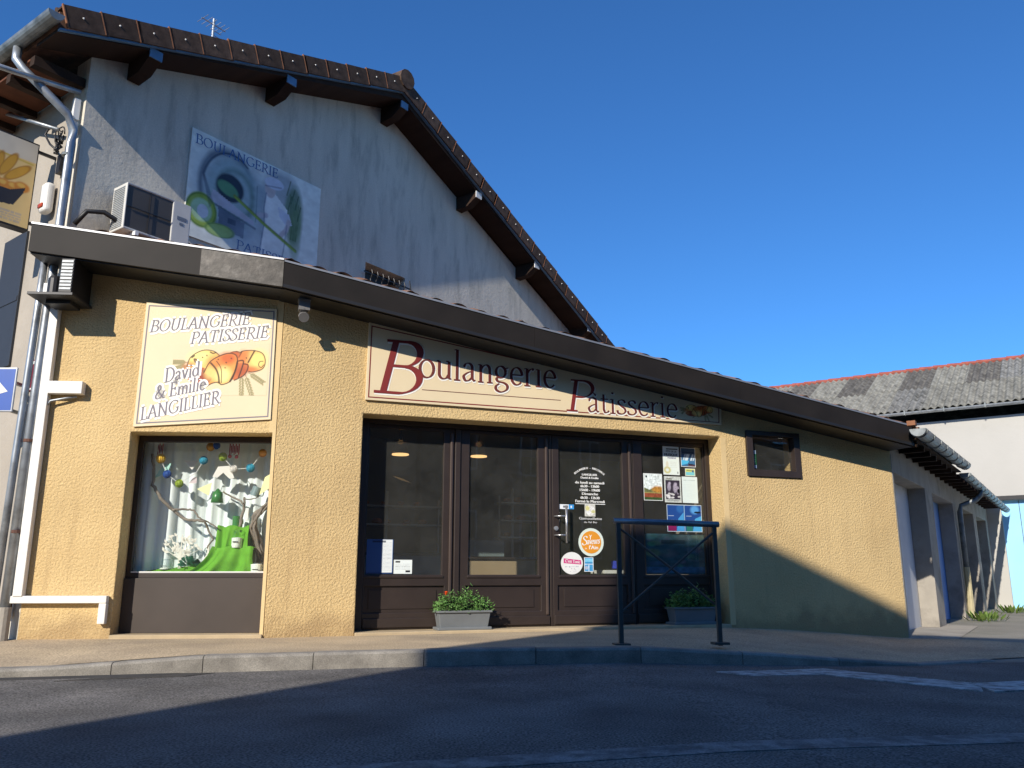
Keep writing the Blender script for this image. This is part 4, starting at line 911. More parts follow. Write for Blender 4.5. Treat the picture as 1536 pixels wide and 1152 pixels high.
# display
m = MB(); m.box(.80,2.34,RW+.035,.70,.55,.60); o = m.build('display_floor', WHITEP, shop); o.matrix_world = LF.M
m = MB(); n = 90
for i in range(n+1):
    u = .80+(2.42-.80)*i/n; d = .40+.24*min(1,max(0,(u-.95)/.55))+.020*math.sin(u*31)+.012*math.sin(u*67+1)+.006*math.sin(u*140)
    for z in (.60,.9,1.2,1.5,1.8,2.25): m.v.append((u, d+.01*math.sin(z*3+u*9), z))
for i in range(n):
    for j in range(5): a_ = i*6+j; m.f.append((a_, a_+6, a_+7, a_+1)); m.m.append(0)
tag(m.build('curtain', CURT, M=LF.M, smooth=True), 'white draped backcloth closing the display window', 'curtain')
m = MB(); m.box(.34,2.5,.95,1.0,.4,2.6); m.box(.8,2.6,RW+.04,.95,2.3,2.34); m.box(2.36,2.40,RW+.08,1.6,.3,2.32)
o = m.build('display_wall', DARKIN, shop); o.matrix_world = LF.M
m = MB(); m.box(.60,.63,.34,.80,.5,2.3); o = m.build('display_side', WHITEP, shop); o.matrix_world = LF.M
def pom(u, z, r, ml, lab, d=.36):
    m = MB(); k = 10
    for q in range(9): 
        an = math.pi*q/9
        pts = [(r*math.cos(t), r*math.sin(t)) for t in np.linspace(0, 2*math.pi, 14)[:-1]]
        m.add([(x*math.cos(an)*.96, x*math.sin(an)*.96, z_) for x, z_ in pts], [tuple(range(13))])
    m.ball((0,0,0), r*.86, 10)
    tag(m.build('pompom', ml, M=LF.at(u,d,z)), lab, 'pompom', 'paper pompoms hanging in the display window')
for a_ in ((1.060,1.804,.052,PY,'yellow paper ball hanging at the left above the blue one'),(1.141,1.640,.045,PB,'blue paper ball hanging at the left below the yellow one'),(1.274,1.543,.045,PG,'lime paper ball lowest on the left string'),
          (1.506,1.791,.046,PC,'cyan paper ball hanging in the middle of the window'),(1.566,1.935,.046,PO,'mustard paper ball near the top middle of the window'),(1.63,1.95,.04,PB,'navy paper ball beside the mustard one at the top'),
          (1.703,1.831,.047,PG,'lime paper ball right of the cyan ball near the top'),(1.826,1.697,.046,PW,'white paper ball on the right string'),(2.001,1.713,.047,PC,'cyan paper ball on the right string'),(2.117,1.874,.045,PO,'orange paper ball at the upper right')): pom(*a_)
def string(pts, lab):
    m = MB(); m.tube([(u, .36, z) for u, z in pts], .004, 5); tag(m.build('string', WHITEP, M=LF.M), lab, 'string')
string([(1.0,1.95),(1.06,1.80),(1.14,1.64),(1.274,1.543),(1.44,1.66),(1.506,1.79),(1.566,1.935)], 'white string carrying the left row of paper balls')
string([(1.63,1.96),(1.703,1.83),(1.826,1.697),(2.0,1.713),(2.117,1.874),(2.18,1.96)], 'white string carrying the right row of paper balls')
def flag(pts, ml, lab, d=.40):
    m = MB(); m.prism(pts, [], -.002, .002); tag(m.build('pennant', ml, M=LF.at(0,d,0)), lab, 'pennant', 'card pennants in the display window')
flag([(1.0,1.60),(1.13,1.66),(1.16,1.76),(1.10,1.75),(1.04,1.68)], MINT, 'mint coloured pennant behind the blue ball')
flag([(1.45,1.49),(1.58,1.42),(1.60,1.56)], CREAMF, 'cream pennant left of the green pot')
flag([(1.60,1.62),(1.65,1.73),(1.77,1.74),(1.83,1.61),(1.78,1.60),(1.71,1.665),(1.65,1.61)], PW, 'white arch shaped pennant in the upper middle')
flag([(2.10,1.43),(2.20,1.50),(2.21,1.66),(2.15,1.62)], CREAMF, 'cream pennant at the far right of the window')
flag([(1.36,1.55),(1.44,1.55),(1.44,1.62),(1.40,1.61)], PINKF, 'small pink pennant left of the middle')
flag([(1.27,1.80),(1.36,1.70),(1.42,1.80)], PW, 'white pennant high up beside the yellow ball', .47)
def branch(pts, rs, lab, d=.37):
    m = MB(); pp = [Vector((u, d+.03*math.sin(i*1.7), z)) for i, (u, z) in enumerate(pts)]
    sm = []
    for i in range(len(pp)-1):
        for k in range(4): sm.append(pp[i].lerp(pp[i+1], k/4)+Vector((random.uniform(-1,1),random.uniform(-1,1),random.uniform(-1,1)))*.006)
    sm.append(pp[-1]); rr = list(np.interp(np.linspace(0,1,len(sm)), np.linspace(0,1,len(rs)), rs)); m.tube(sm, rr, 7)
    return m
m = branch([(.97,1.85),(.985,1.70),(1.0,1.53),(1.10,1.39),(1.225,1.265),(1.36,1.165),(1.50,1.16),(1.57,1.148),(1.60,1.08),(1.66,.96),(1.62,.87)], [.014,.016,.018,.018,.016,.014,.013,.012,.01,.008], '')
m2 = branch([(1.225,1.265),(1.35,1.28),(1.45,1.26),(1.52,1.18),(1.60,1.14),(1.70,1.08)], [.012,.011,.01,.009,.007], ''); m.add(m2.v, m2.f)
tag(m.build('branch', BARK, M=LF.M, smooth=True), 'long twisting grey branch down the left of the display', 'branch')
m = branch([(2.24,1.40),(2.14,1.30),(2.05,1.24),(2.04,1.10),(2.10,.95),(2.13,.80),(2.16,.62)], [.02,.028,.034,.036,.036,.034,.03], '', .52)
for k in range(9):
    q = branch([(2.24+random.uniform(-.03,.03),1.42),(2.12,1.29+random.uniform(-.04,.04)),(2.05+random.uniform(-.03,.03),1.2),(2.04+random.uniform(-.04,.04),1.08),(2.1+random.uniform(-.04,.04),.9),(2.14+random.uniform(-.05,.05),.65)], [.008,.014,.014,.012], '', .50+random.uniform(-.04,.04)); m.add(q.v, q.f)
tag(m.build('driftwood', BARK, M=LF.M, smooth=True), 'thick knotted driftwood trunk at the right of the display', 'driftwood')
m = branch([(1.69,1.47),(1.78,1.42),(1.89,1.37),(1.93,1.32)], [.008,.01,.011,.008], '', .52); q = branch([(1.92,1.42),(1.915,1.32),(1.91,1.2),(1.90,1.09)], [.012,.016,.018,.02], '', .52); m.add(q.v, q.f)
q = branch([(1.915,1.40),(2.0,1.40),(2.06,1.42)], [.007,.006,.005], '', .52); m.add(q.v, q.f)
tag(m.build('branch', BARK, M=LF.M, smooth=True), 'short upright twig stand above the green steps holding the pot and mug', 'branch')
# green pot, mug
m = MB(); m.lathe([(.001,-.06),(.066,-.06),(.056,.0),(.05,.05),(.03,.06),(.012,.085),(.001,.09)], (0,0,0), 16); 
tag(m.build('enamel_pot', ENAM, M=LF.at(1.66,.43,1.41), smooth=True), 'green enamel pot hanging from the twig', 'pot')
t = thing('enamel_mug', 'grey enamel mug hanging tilted at the upper right of the display', 'mug', LF.at(2.06,.43,1.47) @ Matrix.Rotation(R(20),4,'Y'))
m = MB(); m.lathe([(.001,-.05),(.05,-.05),(.05,.05),(.046,.05),(.046,-.045),(.001,-.045)], (0,0,0), 16); m.build('body', ENAMG, t, smooth=False)
m = MB(); m.tube([(.048,0,.03),(.08,0,.025),(.085,0,-.02),(.05,0,-.03)], .007, 6); m.build('handle', ENAMG, t)
t = thing('enamel_mug', 'green enamel mug on the top green step', 'mug', LF.at(1.855,.52,1.095))
m = MB(); m.lathe([(.001,0),(.042,0),(.042,.12),(.038,.12),(.038,.005),(.001,.005)], (0,0,0), 16); m.build('body', ENAM, t)
m = MB(); m.tube([(.04,0,.09),(.07,0,.085),(.07,0,.04),(.04,0,.03)], .006, 6); m.build('handle', WHITEP, t)
m = MB(); m.box(-.016,.016,-.016,.016,0,.13); tag(m.build('candle', FABW, M=LF.at(1.965,.50,1.17)), 'white tag hanging beside the twig stand', 'tag')
# green draped steps
m = MB(); m.box(1.69,2.0,.46,.58,.60,1.085); m.box(1.72,2.06,.38,.58,.60,.868)
tag(m.build('display_steps', flat('step_box',120,150,80), M=LF.M), 'two display steps hidden under the green cloth', 'steps')
def drape(u0, u1, d0, d1, zt, zb, amp, ph=0, fl=0.0, fr=0.0):
    m = MB(); n = 48; rows = [(d1,zt+.004,0,0),(d0-.004,zt+.006,.1,0),(d0-.012,zt-.03,.4,.1)]+[(d0-.015-.04*k/5, zt-.03-(zt-.03-zb)*k/5, .45+.55*k/5, .1+.9*(k/5)**1.5) for k in (1,2,3,4,5)]
    for i in range(n+1):
        t = i/n
        for d, z, a, f in rows:
            u = u0-fl*f+(u1+fr*f-u0+fl*f)*t
            fo = .5+.5*math.sin(t*15+ph+1.2*math.sin(t*5+ph)+f*1.5); m.v.append((u+.03*a*math.sin(t*9+ph), d-amp*a*fo-amp*.25*a*math.sin(t*33+ph), z-.02*a*(1-fo)*(1 if f < 1 else 0)+(.02*fo if f < .1 else 0)))
    k = len(rows)
    for i in range(n):
        for j in range(k-1): q = i*k+j; m.f.append((q, q+1, q+k+1, q+k)); m.m.append(0)
    return m
m = drape(1.68,2.01,.455,.585,1.09,.86,.04,.4,.0,.02); q = drape(1.66,2.09,.375,.585,.872,.63,.055,1.3,.24,.05); m.add(q.v, q.f)
nn = 60; b0 = len(m.v)
for i in range(nn+1):
    for j in range(9):
        u = .93+(2.2-.93)*i/nn; d = .292+.27*j/8
        m.v.append((u, d, .612+(.03+.05*math.exp(-((u-1.5)/.3)**2))*(.35+.65*abs(math.sin(u*8+j*.55)))*min(1,j/3+.15)+.012*math.sin(u*23+j)**2))
for i in range(nn):
    for j in range(8): q = b0+i*9+j; m.f.append((q, q+9, q+10, q+1)); m.m.append(0)
tag(m.build('green_cloth', DRAPE, M=LF.M, smooth=True), 'bright green cloth draped over the display steps and floor', 'cloth')
def jar(u, d, z, h, r, lab, fill=.6):
    t = thing('glass_jar', lab, 'jar', LF.at(u,d,z), 'glass jars in the display window')
    m = MB(); m.lathe([(.001,0),(r,0),(r,h*.75),(r*.8,h*.86),(r*.85,h),(r*.8,h),(r*.75,h*.87)], (0,0,0), 16); m.build('glass', JARG, t, smooth=True)
    m = MB(); m.lathe([(.001,.004),(r*.94,.004),(r*.94,h*fill),(.001,h*fill+.008)], (0,0,0), 16); m.build('contents', SALT, t, smooth=False)
    m = MB(); m.box(-r*.5,r*.5,-r*1.04,-r*1.01,h*.3,h*.36); m.build('band', INK, t)
jar(1.905,.40,.876,.19,.058,'tall jar of white powder on the middle green step',.55); jar(1.212,.37,.655,.11,.06,'squat empty jar at the left of the display floor',.15); jar(2.14,.34,.625,.10,.065,'white labelled jar at the right end of the display floor',.85)
# paper tree, pompom, house
m = MB(); m.box(-.014,.014,0,.008,0,.2)
for k in range(46):
    an = R(random.uniform(15,165)); rr = random.uniform(.08,.30); x, z = rr*.75*math.cos(an), .12+rr*.85*math.sin(an); ww = random.uniform(.010,.022)
    ro = random.uniform(0,3.1); c, s_ = math.cos(ro), math.sin(ro)
    m.prism([(x+c*ww*1.6, z+s_*ww*1.6),(x-s_*ww*.8, z+c*ww*.8),(x-c*ww*1.6, z-s_*ww*1.6),(x+s_*ww*.8, z-c*ww*.8)], [], 0, .004)
for k in range(9): an = R(20+17*k); m.prism([(-.006,.1),(.006,.1),(.2*math.cos(an)+.004,.12+.24*math.sin(an)),(.2*math.cos(an)-.004,.12+.24*math.sin(an))], [], .001+k*.0003, .0035+k*.0003)
tag(m.build('paper_tree', LINEN, M=LF.at(1.32,.45,.66)), 'cut out cream paper tree standing at the left of the display', 'paper tree')
m = MB()
for k in range(70):
    v = Vector((random.gauss(0,1), random.gauss(0,1), abs(random.gauss(0,.8)))).normalized(); t_ = v.cross(Vector((0,0,1))).normalized()*.02
    m.add([tuple(v*.03), tuple(v*.1+t_+Vector((0,0,.02))), tuple(v*.12), tuple(v*.1-t_-Vector((0,0,.01)))], [(0,1,2,3)])
tag(m.build('pompom', PDG, M=LF.at(1.43,.42,.69)), 'dark green tissue pompom resting on the green cloth', 'pompom')
m = MB(); m.prism([(0,0),(.22,0),(.22,.06),(.19,.13),(.04,.13),(0,.05)], [], 0, .06); m.box(.03,.05,.02,.04,.12,.2)
tag(m.build('paper_house', LINEN, M=LF.at(1.56,.44,.70)), 'white card house beside the lower green step', 'card house')
def tassel(u, z, lab):
    m = MB()
    for k in range(7): x = -.05+.016*k; m.box(x,x+.009,-.004,.004,-.03+.01*(k % 3),.09-.02*(k % 2))
    m.ball((-.04,0,-.045), .022, 8); m.ball((.03,0,-.05), .022, 8)
    tag(m.build('red_tassel', REDG, M=LF.at(u,.42,z)), lab, 'tassel')
tassel(1.0,1.885,'red glass drops and tassel at the top left of the window'); tassel(1.80,1.89,'red tassel at the top right of the window')

# small window on the right of the facade
sw = MB(); sw.prism([(5.758,1.818),(6.577,1.818),(6.577,2.402),(5.758,2.402)], [[(5.85,1.905),(5.85,2.345),(6.485,2.345),(6.485,1.905)]], -.025, .09)
fr = sw.build('small_window', BROWN, shop, bevel=.004)
m = MB(); m.box(5.845,6.49,.05,.056,1.9,2.35); m.build('pane', GLASS, fr)
a = Art(.1,.28,30,60, lin(30,90,56)); a.rect(0,.22,.1,.28, lin(130,150,170)); a.rect(0,0,.1,.05, lin(120,140,170)); a.textlines(.015,.085,.07,.2,5,lin(190,210,190),.8,.4)
paper('window_sticker','small green and white sticker inside the little brown window','sticker',5.86,1.93,.075,.23,a, d=.045)
# interior -------------------------------------------------------------
m = MB(); m.box(.3,8.0,.33,5.5,-.3,-.02); m.build('shop_floor', FLOORIN, shop)
m = MB(); m.add([(.2,2.5,-.3),(8,6.2,-.3),(8,6.2,2.6),(.2,2.5,2.6)], [(0,1,2,3)]); m.box(.1,.15,.33,2.6,-.3,2.5); m.box(5.42,5.5,.34,4.6,-.3,2.25); m.build('partition', DARKIN, shop)
m = MB(); m.add([(.1,.33,2.45),(5.5,.33,2.40),(8.05,.33,2.38),(8.05,6.2,2.40),(5.5,5,2.5),(.1,2.6,2.6)], [(0,1,2,3,4,5)]); m.build('ceiling', DARKIN, shop)
m = MB(); m.box(3.7,5.41,2.55,2.6,0,2.3); m.build('partition', GREENIN, shop)
t = thing('shop_counter', 'pale wooden sales counter inside behind the second door', 'counter', FF.at(1.2,1.6,0))
m = MB(); m.box(1.15,2.3,0,.6,-.02,.80); m.build('front', COUNTER, t); m = MB(); m.box(1.12,2.35,-.03,.63,.80,.83); m.build('top', BROWN, t, bevel=.005)
t = thing('shop_counter', 'grey sales counter inside behind the first door', 'counter', FF.at(0,1.5,0))
m = MB(); m.box(.95,2.2,0,.5,-.02,.84); m.build('front', COUNTG, t); m = MB(); m.box(.93,2.22,-.02,.52,.84,.87); m.build('top', BROWN, t)
m = MB(); m.box(2.6,3.12,1.75,2.2,.84,1.05); tag(m.build('display_case', COUNTG, M=FF.M), 'low grey display case standing on the counter behind the second door', 'display case')
def shelves(u0, u1, d, zs, lab):
    t = thing('bread_shelves', lab, 'shelves', FF.at(0,d,0))
    for z in zs: m = MB(); m.box(u0,u1,0,.3,z-.012,z+.008); m.build('shelf', SHELFM, t)
    m = MB(); m.box(u0+(u1-u0)*.35,u0+(u1-u0)*.35+.03,.1,.13,.8,max(zs)+.2); m.box(u0,u0+.02,.1,.13,.8,max(zs)+.1); m.box(u1-.02,u1,.1,.13,.8,max(zs)+.1); m.build('upright', SHELFM, t)
    for z in zs:
        u = u0+.08
        while u < u1-.12:
            l = random.uniform(.07,.16); m = MB(); m.ball((u+l/2,.14,z+.045), l/2, 10, 0, .6)
            o = m.build('loaf', BREAD, t, smooth=True); u += l+random.uniform(.02,.18)
shelves(1.20,2.32,2.0,[1.245,1.485],'glass bread shelves seen through the first door'); shelves(3.13,3.66,1.9,[1.10,1.325,1.565],'glass bread shelves seen through the second door')
def pend(u, d, z, lab):
    t = thing('pendant_lamp', lab, 'lamp', FF.at(u,d,z), 'pendant lamps in the shop')
    m = MB(); m.lathe([(.105,0),(.10,.06),(.085,.15),(.05,.20),(.02,.21)], (0,0,0), 20); m.build('shade', JARG, t, smooth=True)
    m = MB(); m.lathe([(.001,.003),(.095,.003)], (0,0,0), 20); m.lathe([(.095,.003),(.106,.003),(.106,.016),(.095,.016)], (0,0,0), 20); m.build('glowing_rim', WARM, t)
    m = MB(); m.tube([(0,0,.2),(0,0,.42)], .006, 6); m.build('cord', BLACK, t)
pend(1.60,1.35,2.06,'lit glass pendant lamp behind the first door'); pend(2.66,1.45,2.10,'lit glass pendant lamp behind the second door')
m = MB(); m.add([(1.52,1.4,1.80),(1.66,1.46,1.78),(1.74,1.3,1.71),(1.60,1.24,1.73)], [(0,1,2,3)]); m.add([(1.52,1.4,1.804),(1.66,1.46,1.784),(1.74,1.3,1.714),(1.60,1.24,1.734)], [(3,2,1,0)])
tag(m.build('price_card', LINEN, M=FF.M), 'tilted cream price card hanging under the first pendant lamp', 'card')
t = thing('blue_cup', 'blue cup standing on a white napkin inside the third door', 'cup', FF.at(4.15,.55,.66))
m = MB(); m.lathe([(.001,.02),(.05,.02),(.06,.11),(.055,.11),(.001,.03)], (0,0,0), 14); m.build('cup', flat('cup_blue',40,60,180), t)
m = MB(); m.add([(-.13,0,.006),(0,-.13,.006),(.13,0,.006),(0,.13,.006)], [(0,1,2,3)]); m.box(-.2,.2,-.1,.3,-.04,.0); m.build('napkin', FABW, t)

# ------------------------------------------------------------------ signs on the facade
t = thing('fascia_sign', 'long cream shop sign with dark red serif lettering over the doors', 'sign', FF.at())
m = MB(); poly = [(.898,2.447),(5.392,2.444),(5.402,2.73),(.906,3.318)]; m.prism(poly, [], -.03, -.003); m.build('panel', CREAMS, t, bevel=.002)
def border(pl, wd, y, ml, par, M=None):
    m = MB(); n = len(pl); c = Vector((sum(p[0] for p in pl)/n, sum(p[1] for p in pl)/n)); P_ = [Vector(p) for p in pl]; inn = []
    for i in range(n):
        a, b, d = P_[i-1], P_[i], P_[(i+1) % n]; e1 = (b-a).normalized(); e2 = (d-b).normalized(); n1 = Vector((-e1.y,e1.x)); n2 = Vector((-e2.y,e2.x)); k = (n1+n2); k = k/(k.dot(n1)); inn.append(b+k*wd)
    vs = [(p.x,y,p.y) for p in P_]+[(p.x,y,p.y) for p in inn]; m.add(vs, [(i,(i+1) % n,n+(i+1) % n,n+i) for i in range(n)]); return m.build('border', ml, par)
border([(.925,2.472),(5.362,2.469),(5.372,2.712),(.932,3.285)], .013, -.0312, RED, t)
W = dict(extra=.018, dx=.008, dz=-.010)
def word(txt, x0, z0, size, ln, shear, T=.125, tt=.036, ml=None):
    m = MB(); lettering(m, txt, x0, z0, size, ln, 0, shear, T, tt, y=-.0315, **W); m.build('letter_outline', WHITEL, t)
    m = MB(); lettering(m, txt, x0, z0, size, ln, 0, shear, T, tt, y=-.0365); m.build('lettering', ml or RED, t)
word('B', .945, 2.545, .585, .56, .22, .14, .03); word('oulangerie', 1.475, 2.745, .34, 1.66, .0, .105, .034, DARKL)
word('P', 3.235, 2.49, .37, .35, .16, .14, .03); word('âtisserie', 3.53, 2.492, .285, 1.23, .0, .105, .034, DARKL)
m = MB(); m.box(1.52,3.19,-.0325,-.0312,2.600,2.607); m.build('rule', DARKL, t)
def croissant(a, ox, oy, k):
    T = lambda p: (ox+(p[0]-700)/700*k, oy+(640-p[1])/700*k)
    def shape(pts, c): a.pol([T(p) for p in spl(pts+[pts[0]], 5)], lin(*c))
    def ink(pts, w_=7, c=(52,34,28), al=.95): a.line([T(p) for p in spl(pts, 5)], w_/700*k, lin(*c), al, .6)
    def glow(x, y, rx, ry, c, al=.8, rot=0): q = T((x, y)); a.ell(q[0], q[1], rx/700*k, ry/700*k, lin(*c), al, .9, rot)
    def ear(x0, y0, x1, y1):
        ink([(x0,y0),((x0+x1)/2+6,(y0+y1)/2),(x1,y1)], 5, (112,104,72), .9); an = math.atan2(-(y1-y0), x1-x0)
        for q in np.linspace(.25, 1, 7):
            for sd in (-1, 1):
                x, y = x0+(x1-x0)*q, y0+(y1-y0)*q; p_ = T((x+sd*10*math.sin(an), y+sd*10*math.cos(an))); a.ell(p_[0], p_[1], 15/700*k, 6/700*k, lin(150,140,96), .9, .4, an-sd*.5)
    for e in ((480,600,372,596),(478,622,384,650),(880,690,890,856),(905,690,966,856),(930,680,1042,758),(470,630,400,720)): ear(*e)
    shape([(478,640),(500,560),(580,508),(660,512),(706,545),(690,610),(600,650),(520,660)], (236,196,108)); glow(570,560,80,50,(250,232,150)); glow(500,640,50,40,(206,120,66),.7); glow(670,590,60,50,(222,150,78),.7)
    ink([(478,640),(500,560),(580,508),(660,512),(706,545)]); ink([(540,600),(528,575),(548,580)], 14, (98,60,44)); ink([(640,520),(660,530),(680,524)], 9); ink([(510,560),(525,548)], 12)
    shape([(470,705),(520,660),(600,640),(650,690),(666,750),(600,760),(520,750)], (178,92,58)); glow(600,720,60,40,(150,66,44),.8); glow(520,700,40,30,(214,140,86),.6); ink([(600,665),(650,690),(670,745),(630,782)], 9)
    shape([(836,560),(860,520),(950,508),(1020,530),(1046,590),(1030,650),(940,672),(860,660)], (228,150,82)); glow(990,580,70,70,(248,220,130),.9); glow(880,560,40,50,(214,122,64),.8); glow(930,655,70,24,(196,98,56),.7)
    ink([(850,530),(880,512),(950,508),(1020,530),(1046,590),(1030,650),(960,674),(930,670)]); ink([(962,512),(935,570),(922,600)], 12); ink([(870,516),(850,560)], 9); ink([(1030,592),(1005,596),(1000,625),(1020,640),(1036,620)], 6)
    shape([(760,545),(800,518),(850,520),(840,600),(920,610),(925,660),(890,700),(830,735),(800,700)], (202,110,62)); glow(880,670,40,40,(176,84,50),.8); glow(820,545,40,26,(190,96,54),.7)
    ink([(770,535),(810,518),(850,520)]); ink([(845,590),(885,588),(880,640),(860,715)], 10); ink([(890,612),(922,622),(916,668),(890,705),(830,738)], 8)
    shape([(605,680),(640,600),(700,555),(770,530),(825,542),(842,590),(828,680),(800,744),(740,768),(690,755),(640,770),(665,720)], (232,158,80)); glow(770,570,66,46,(202,98,48),.95); glow(690,610,50,40,(218,130,66),.7); glow(740,700,60,60,(252,230,150),.95); glow(650,680,40,50,(246,214,132),.7)
    ink([(605,680),(640,600),(700,555),(770,530),(825,542),(842,590),(828,680),(802,744),(742,770),(716,752),(670,760),(622,790)], 8); ink([(650,605),(690,650),(712,700),(722,756)], 13); ink([(690,590),(728,650),(738,756)], 6); ink([(842,600),(830,670),(800,745)], 14)
    for x, y in ((755,640),(700,575),(795,568),(760,600),(905,565),(585,560),(615,545)): ink([(x,y),(x+3,y+3)], 8)
a = Art(.62,.27,120,54, lin(224,206,170)); croissant(a, .3, .15, .5); a.build('emblem', PRINT, t, -.0318, warp=lambda x, y: (4.74+x*.6, 2.478+y*.215))

t = thing('square_sign', 'square cream bakery sign with croissants and grey italic lettering above the display window', 'sign', LF.at())
Q = [(.885,2.078),(2.262,2.172),(2.252,3.372),(.892,3.412)]
m = MB(); m.prism(Q, [], -.022, -.002); m.build('panel', CREAMS, t, bevel=.002)
border([(.912,2.108),(2.236,2.198),(2.228,3.346),(.918,3.384)], .012, -.0240, GREYL, t)
a = Art(.98,.56,230,132, lin(224,206,170)); croissant(a, .458, .30, .985); a.build('emblem', PRINT, t, -.0236, warp=lambda x, y: (1.222+x*.98, 2.405+y*.56+x*.02))
def sw_(txt, p0, p1, size, T=.12):
    an = math.atan2(p1[1]-p0[1], p1[0]-p0[0]); ln = math.hypot(p1[0]-p0[0], p1[1]-p0[1])
    m = MB(); lettering(m, txt, p0[0], p0[1], size, ln, an, .25, T, .04, extra=.05, y=-.0242, dx=.002, dz=-.002, eps=.00004); m.build('letter_outline', WHITEL, t)
    m = MB(); lettering(m, txt, p0[0], p0[1], size, ln, an, .25, T, .04, y=-.0275, eps=.00005); m.build('lettering', GREYL, t)
sw_('BOULANGERIE', (.95,3.085), (1.975,3.195), .125); sw_('PATISSERIE', (1.375,2.965), (2.175,3.055), .125)
sw_('David', (1.15,2.545), (1.505,2.63), .145); sw_('& Emilie', (1.07,2.365), (1.575,2.48), .14); sw_('LANGILLIER', (.945,2.145), (1.73,2.338), .13)

# ------------------------------------------------------------------ air conditioner on the lean-to roof
t = thing('air_conditioner', 'cream air conditioning unit on the roof beside the painted banner', 'air conditioner', GF.at(.36,-.40,4.27))
m = MB(); m.prism([(0,0),(.80,0),(.80,.545),(0,.545)], [[(.02,.03),(.02,.52),(.56,.52),(.56,.03)]], -.0, .28); m.build('casing', ACW, t, bevel=.014, seg=3)
m = MB(); m.box(.02,.56,.01,.02,.02,.53); m.build('fan_panel', mat('fan_panel_grey', lin(74,70,66), .6, .1, 5), t)
m = MB()
m.box(.285,.295,-.004,.002,.03,.52); m.box(.03,.55,-.004,.002,.27,.28)
for k in ():
    r = .04+.038*k; m.tube([(.29+r*math.cos(q), -.002, .275+r*math.sin(q)) for q in np.linspace(0, 2*math.pi, 28)], .0025, 4, cap=False)
m.build('grille', DKMET, t)
m = MB()
for k in range(22): m.box(-.006,-.001,.03,.25,.03+.022*k,.04+.022*k)
m.build('side_grille', GRILLE, t)
m = MB(); m.box(.62,.74,-.0035,-.001,.33,.37); m.box(.655,.705,-.0035,-.001,.27,.30); m.build('logo', flat('logo_grey',110,120,134), t)
for u in (.12,.66): m = MB(); m.box(u,u+.04,-.05,.33,-.09,-.002); m.build('foot', WHITEP, t)
m = MB(); m.tube([GF.p(.02,-.05,4.28), GF.p(.1,-.12,4.44), GF.p(.25,-.2,4.46), GF.p(.45,-.3,4.34), GF.p(.6,-.3,4.25)], .028, 8)
tag(m.build('insulated_hose', BLACK, smooth=True), 'black insulated hose looping from the house corner to the air conditioner', 'hose')
m = MB(); m.tube([GF.p(1.16,-.3,4.4), GF.p(1.26,-.3,4.36), GF.p(1.34,-.3,4.28), GF.p(1.42,-.35,4.2)], .03, 8)
tag(m.build('insulated_hose', BLACK, smooth=True), 'short black hose bending down right of the air conditioner', 'hose')

# ------------------------------------------------------------------ barrier, planters, road sign
bt = thing('pedestrian_barrier', 'dark steel crossed pedestrian barrier at the pavement edge by the doors', 'barrier', Matrix.Translation((.97,7.67,0)) @ Matrix.Rotation(math.atan2(.14,.91),4,'Z'))
for x in (0,.92):
    m = MB(); m.box(x-.02,x+.02,-.02,.02,-.02,1.07); m.build('post', POSTM, bt, bevel=.004)
    m = MB(); m.box(x-.07,x+.07,-.06,.06,-.01,.012); m.build('base_plate', POSTM, bt, bevel=.003)
m = MB(); m.tube([(-.04,0,1.085),(.965,0,1.06)], .028, 12); m.build('handrail', RAILM, bt, smooth=True)
for a0, a1 in (((.02,.03,1.02),(.58,.03,.60)),((.02,-.005,.29),(.90,-.005,.98)),((.58,.03,.60),(.90,.03,.34))): m = MB(); m.tube([a0,a1], .011, 8); m.build('brace', POSTM, bt)

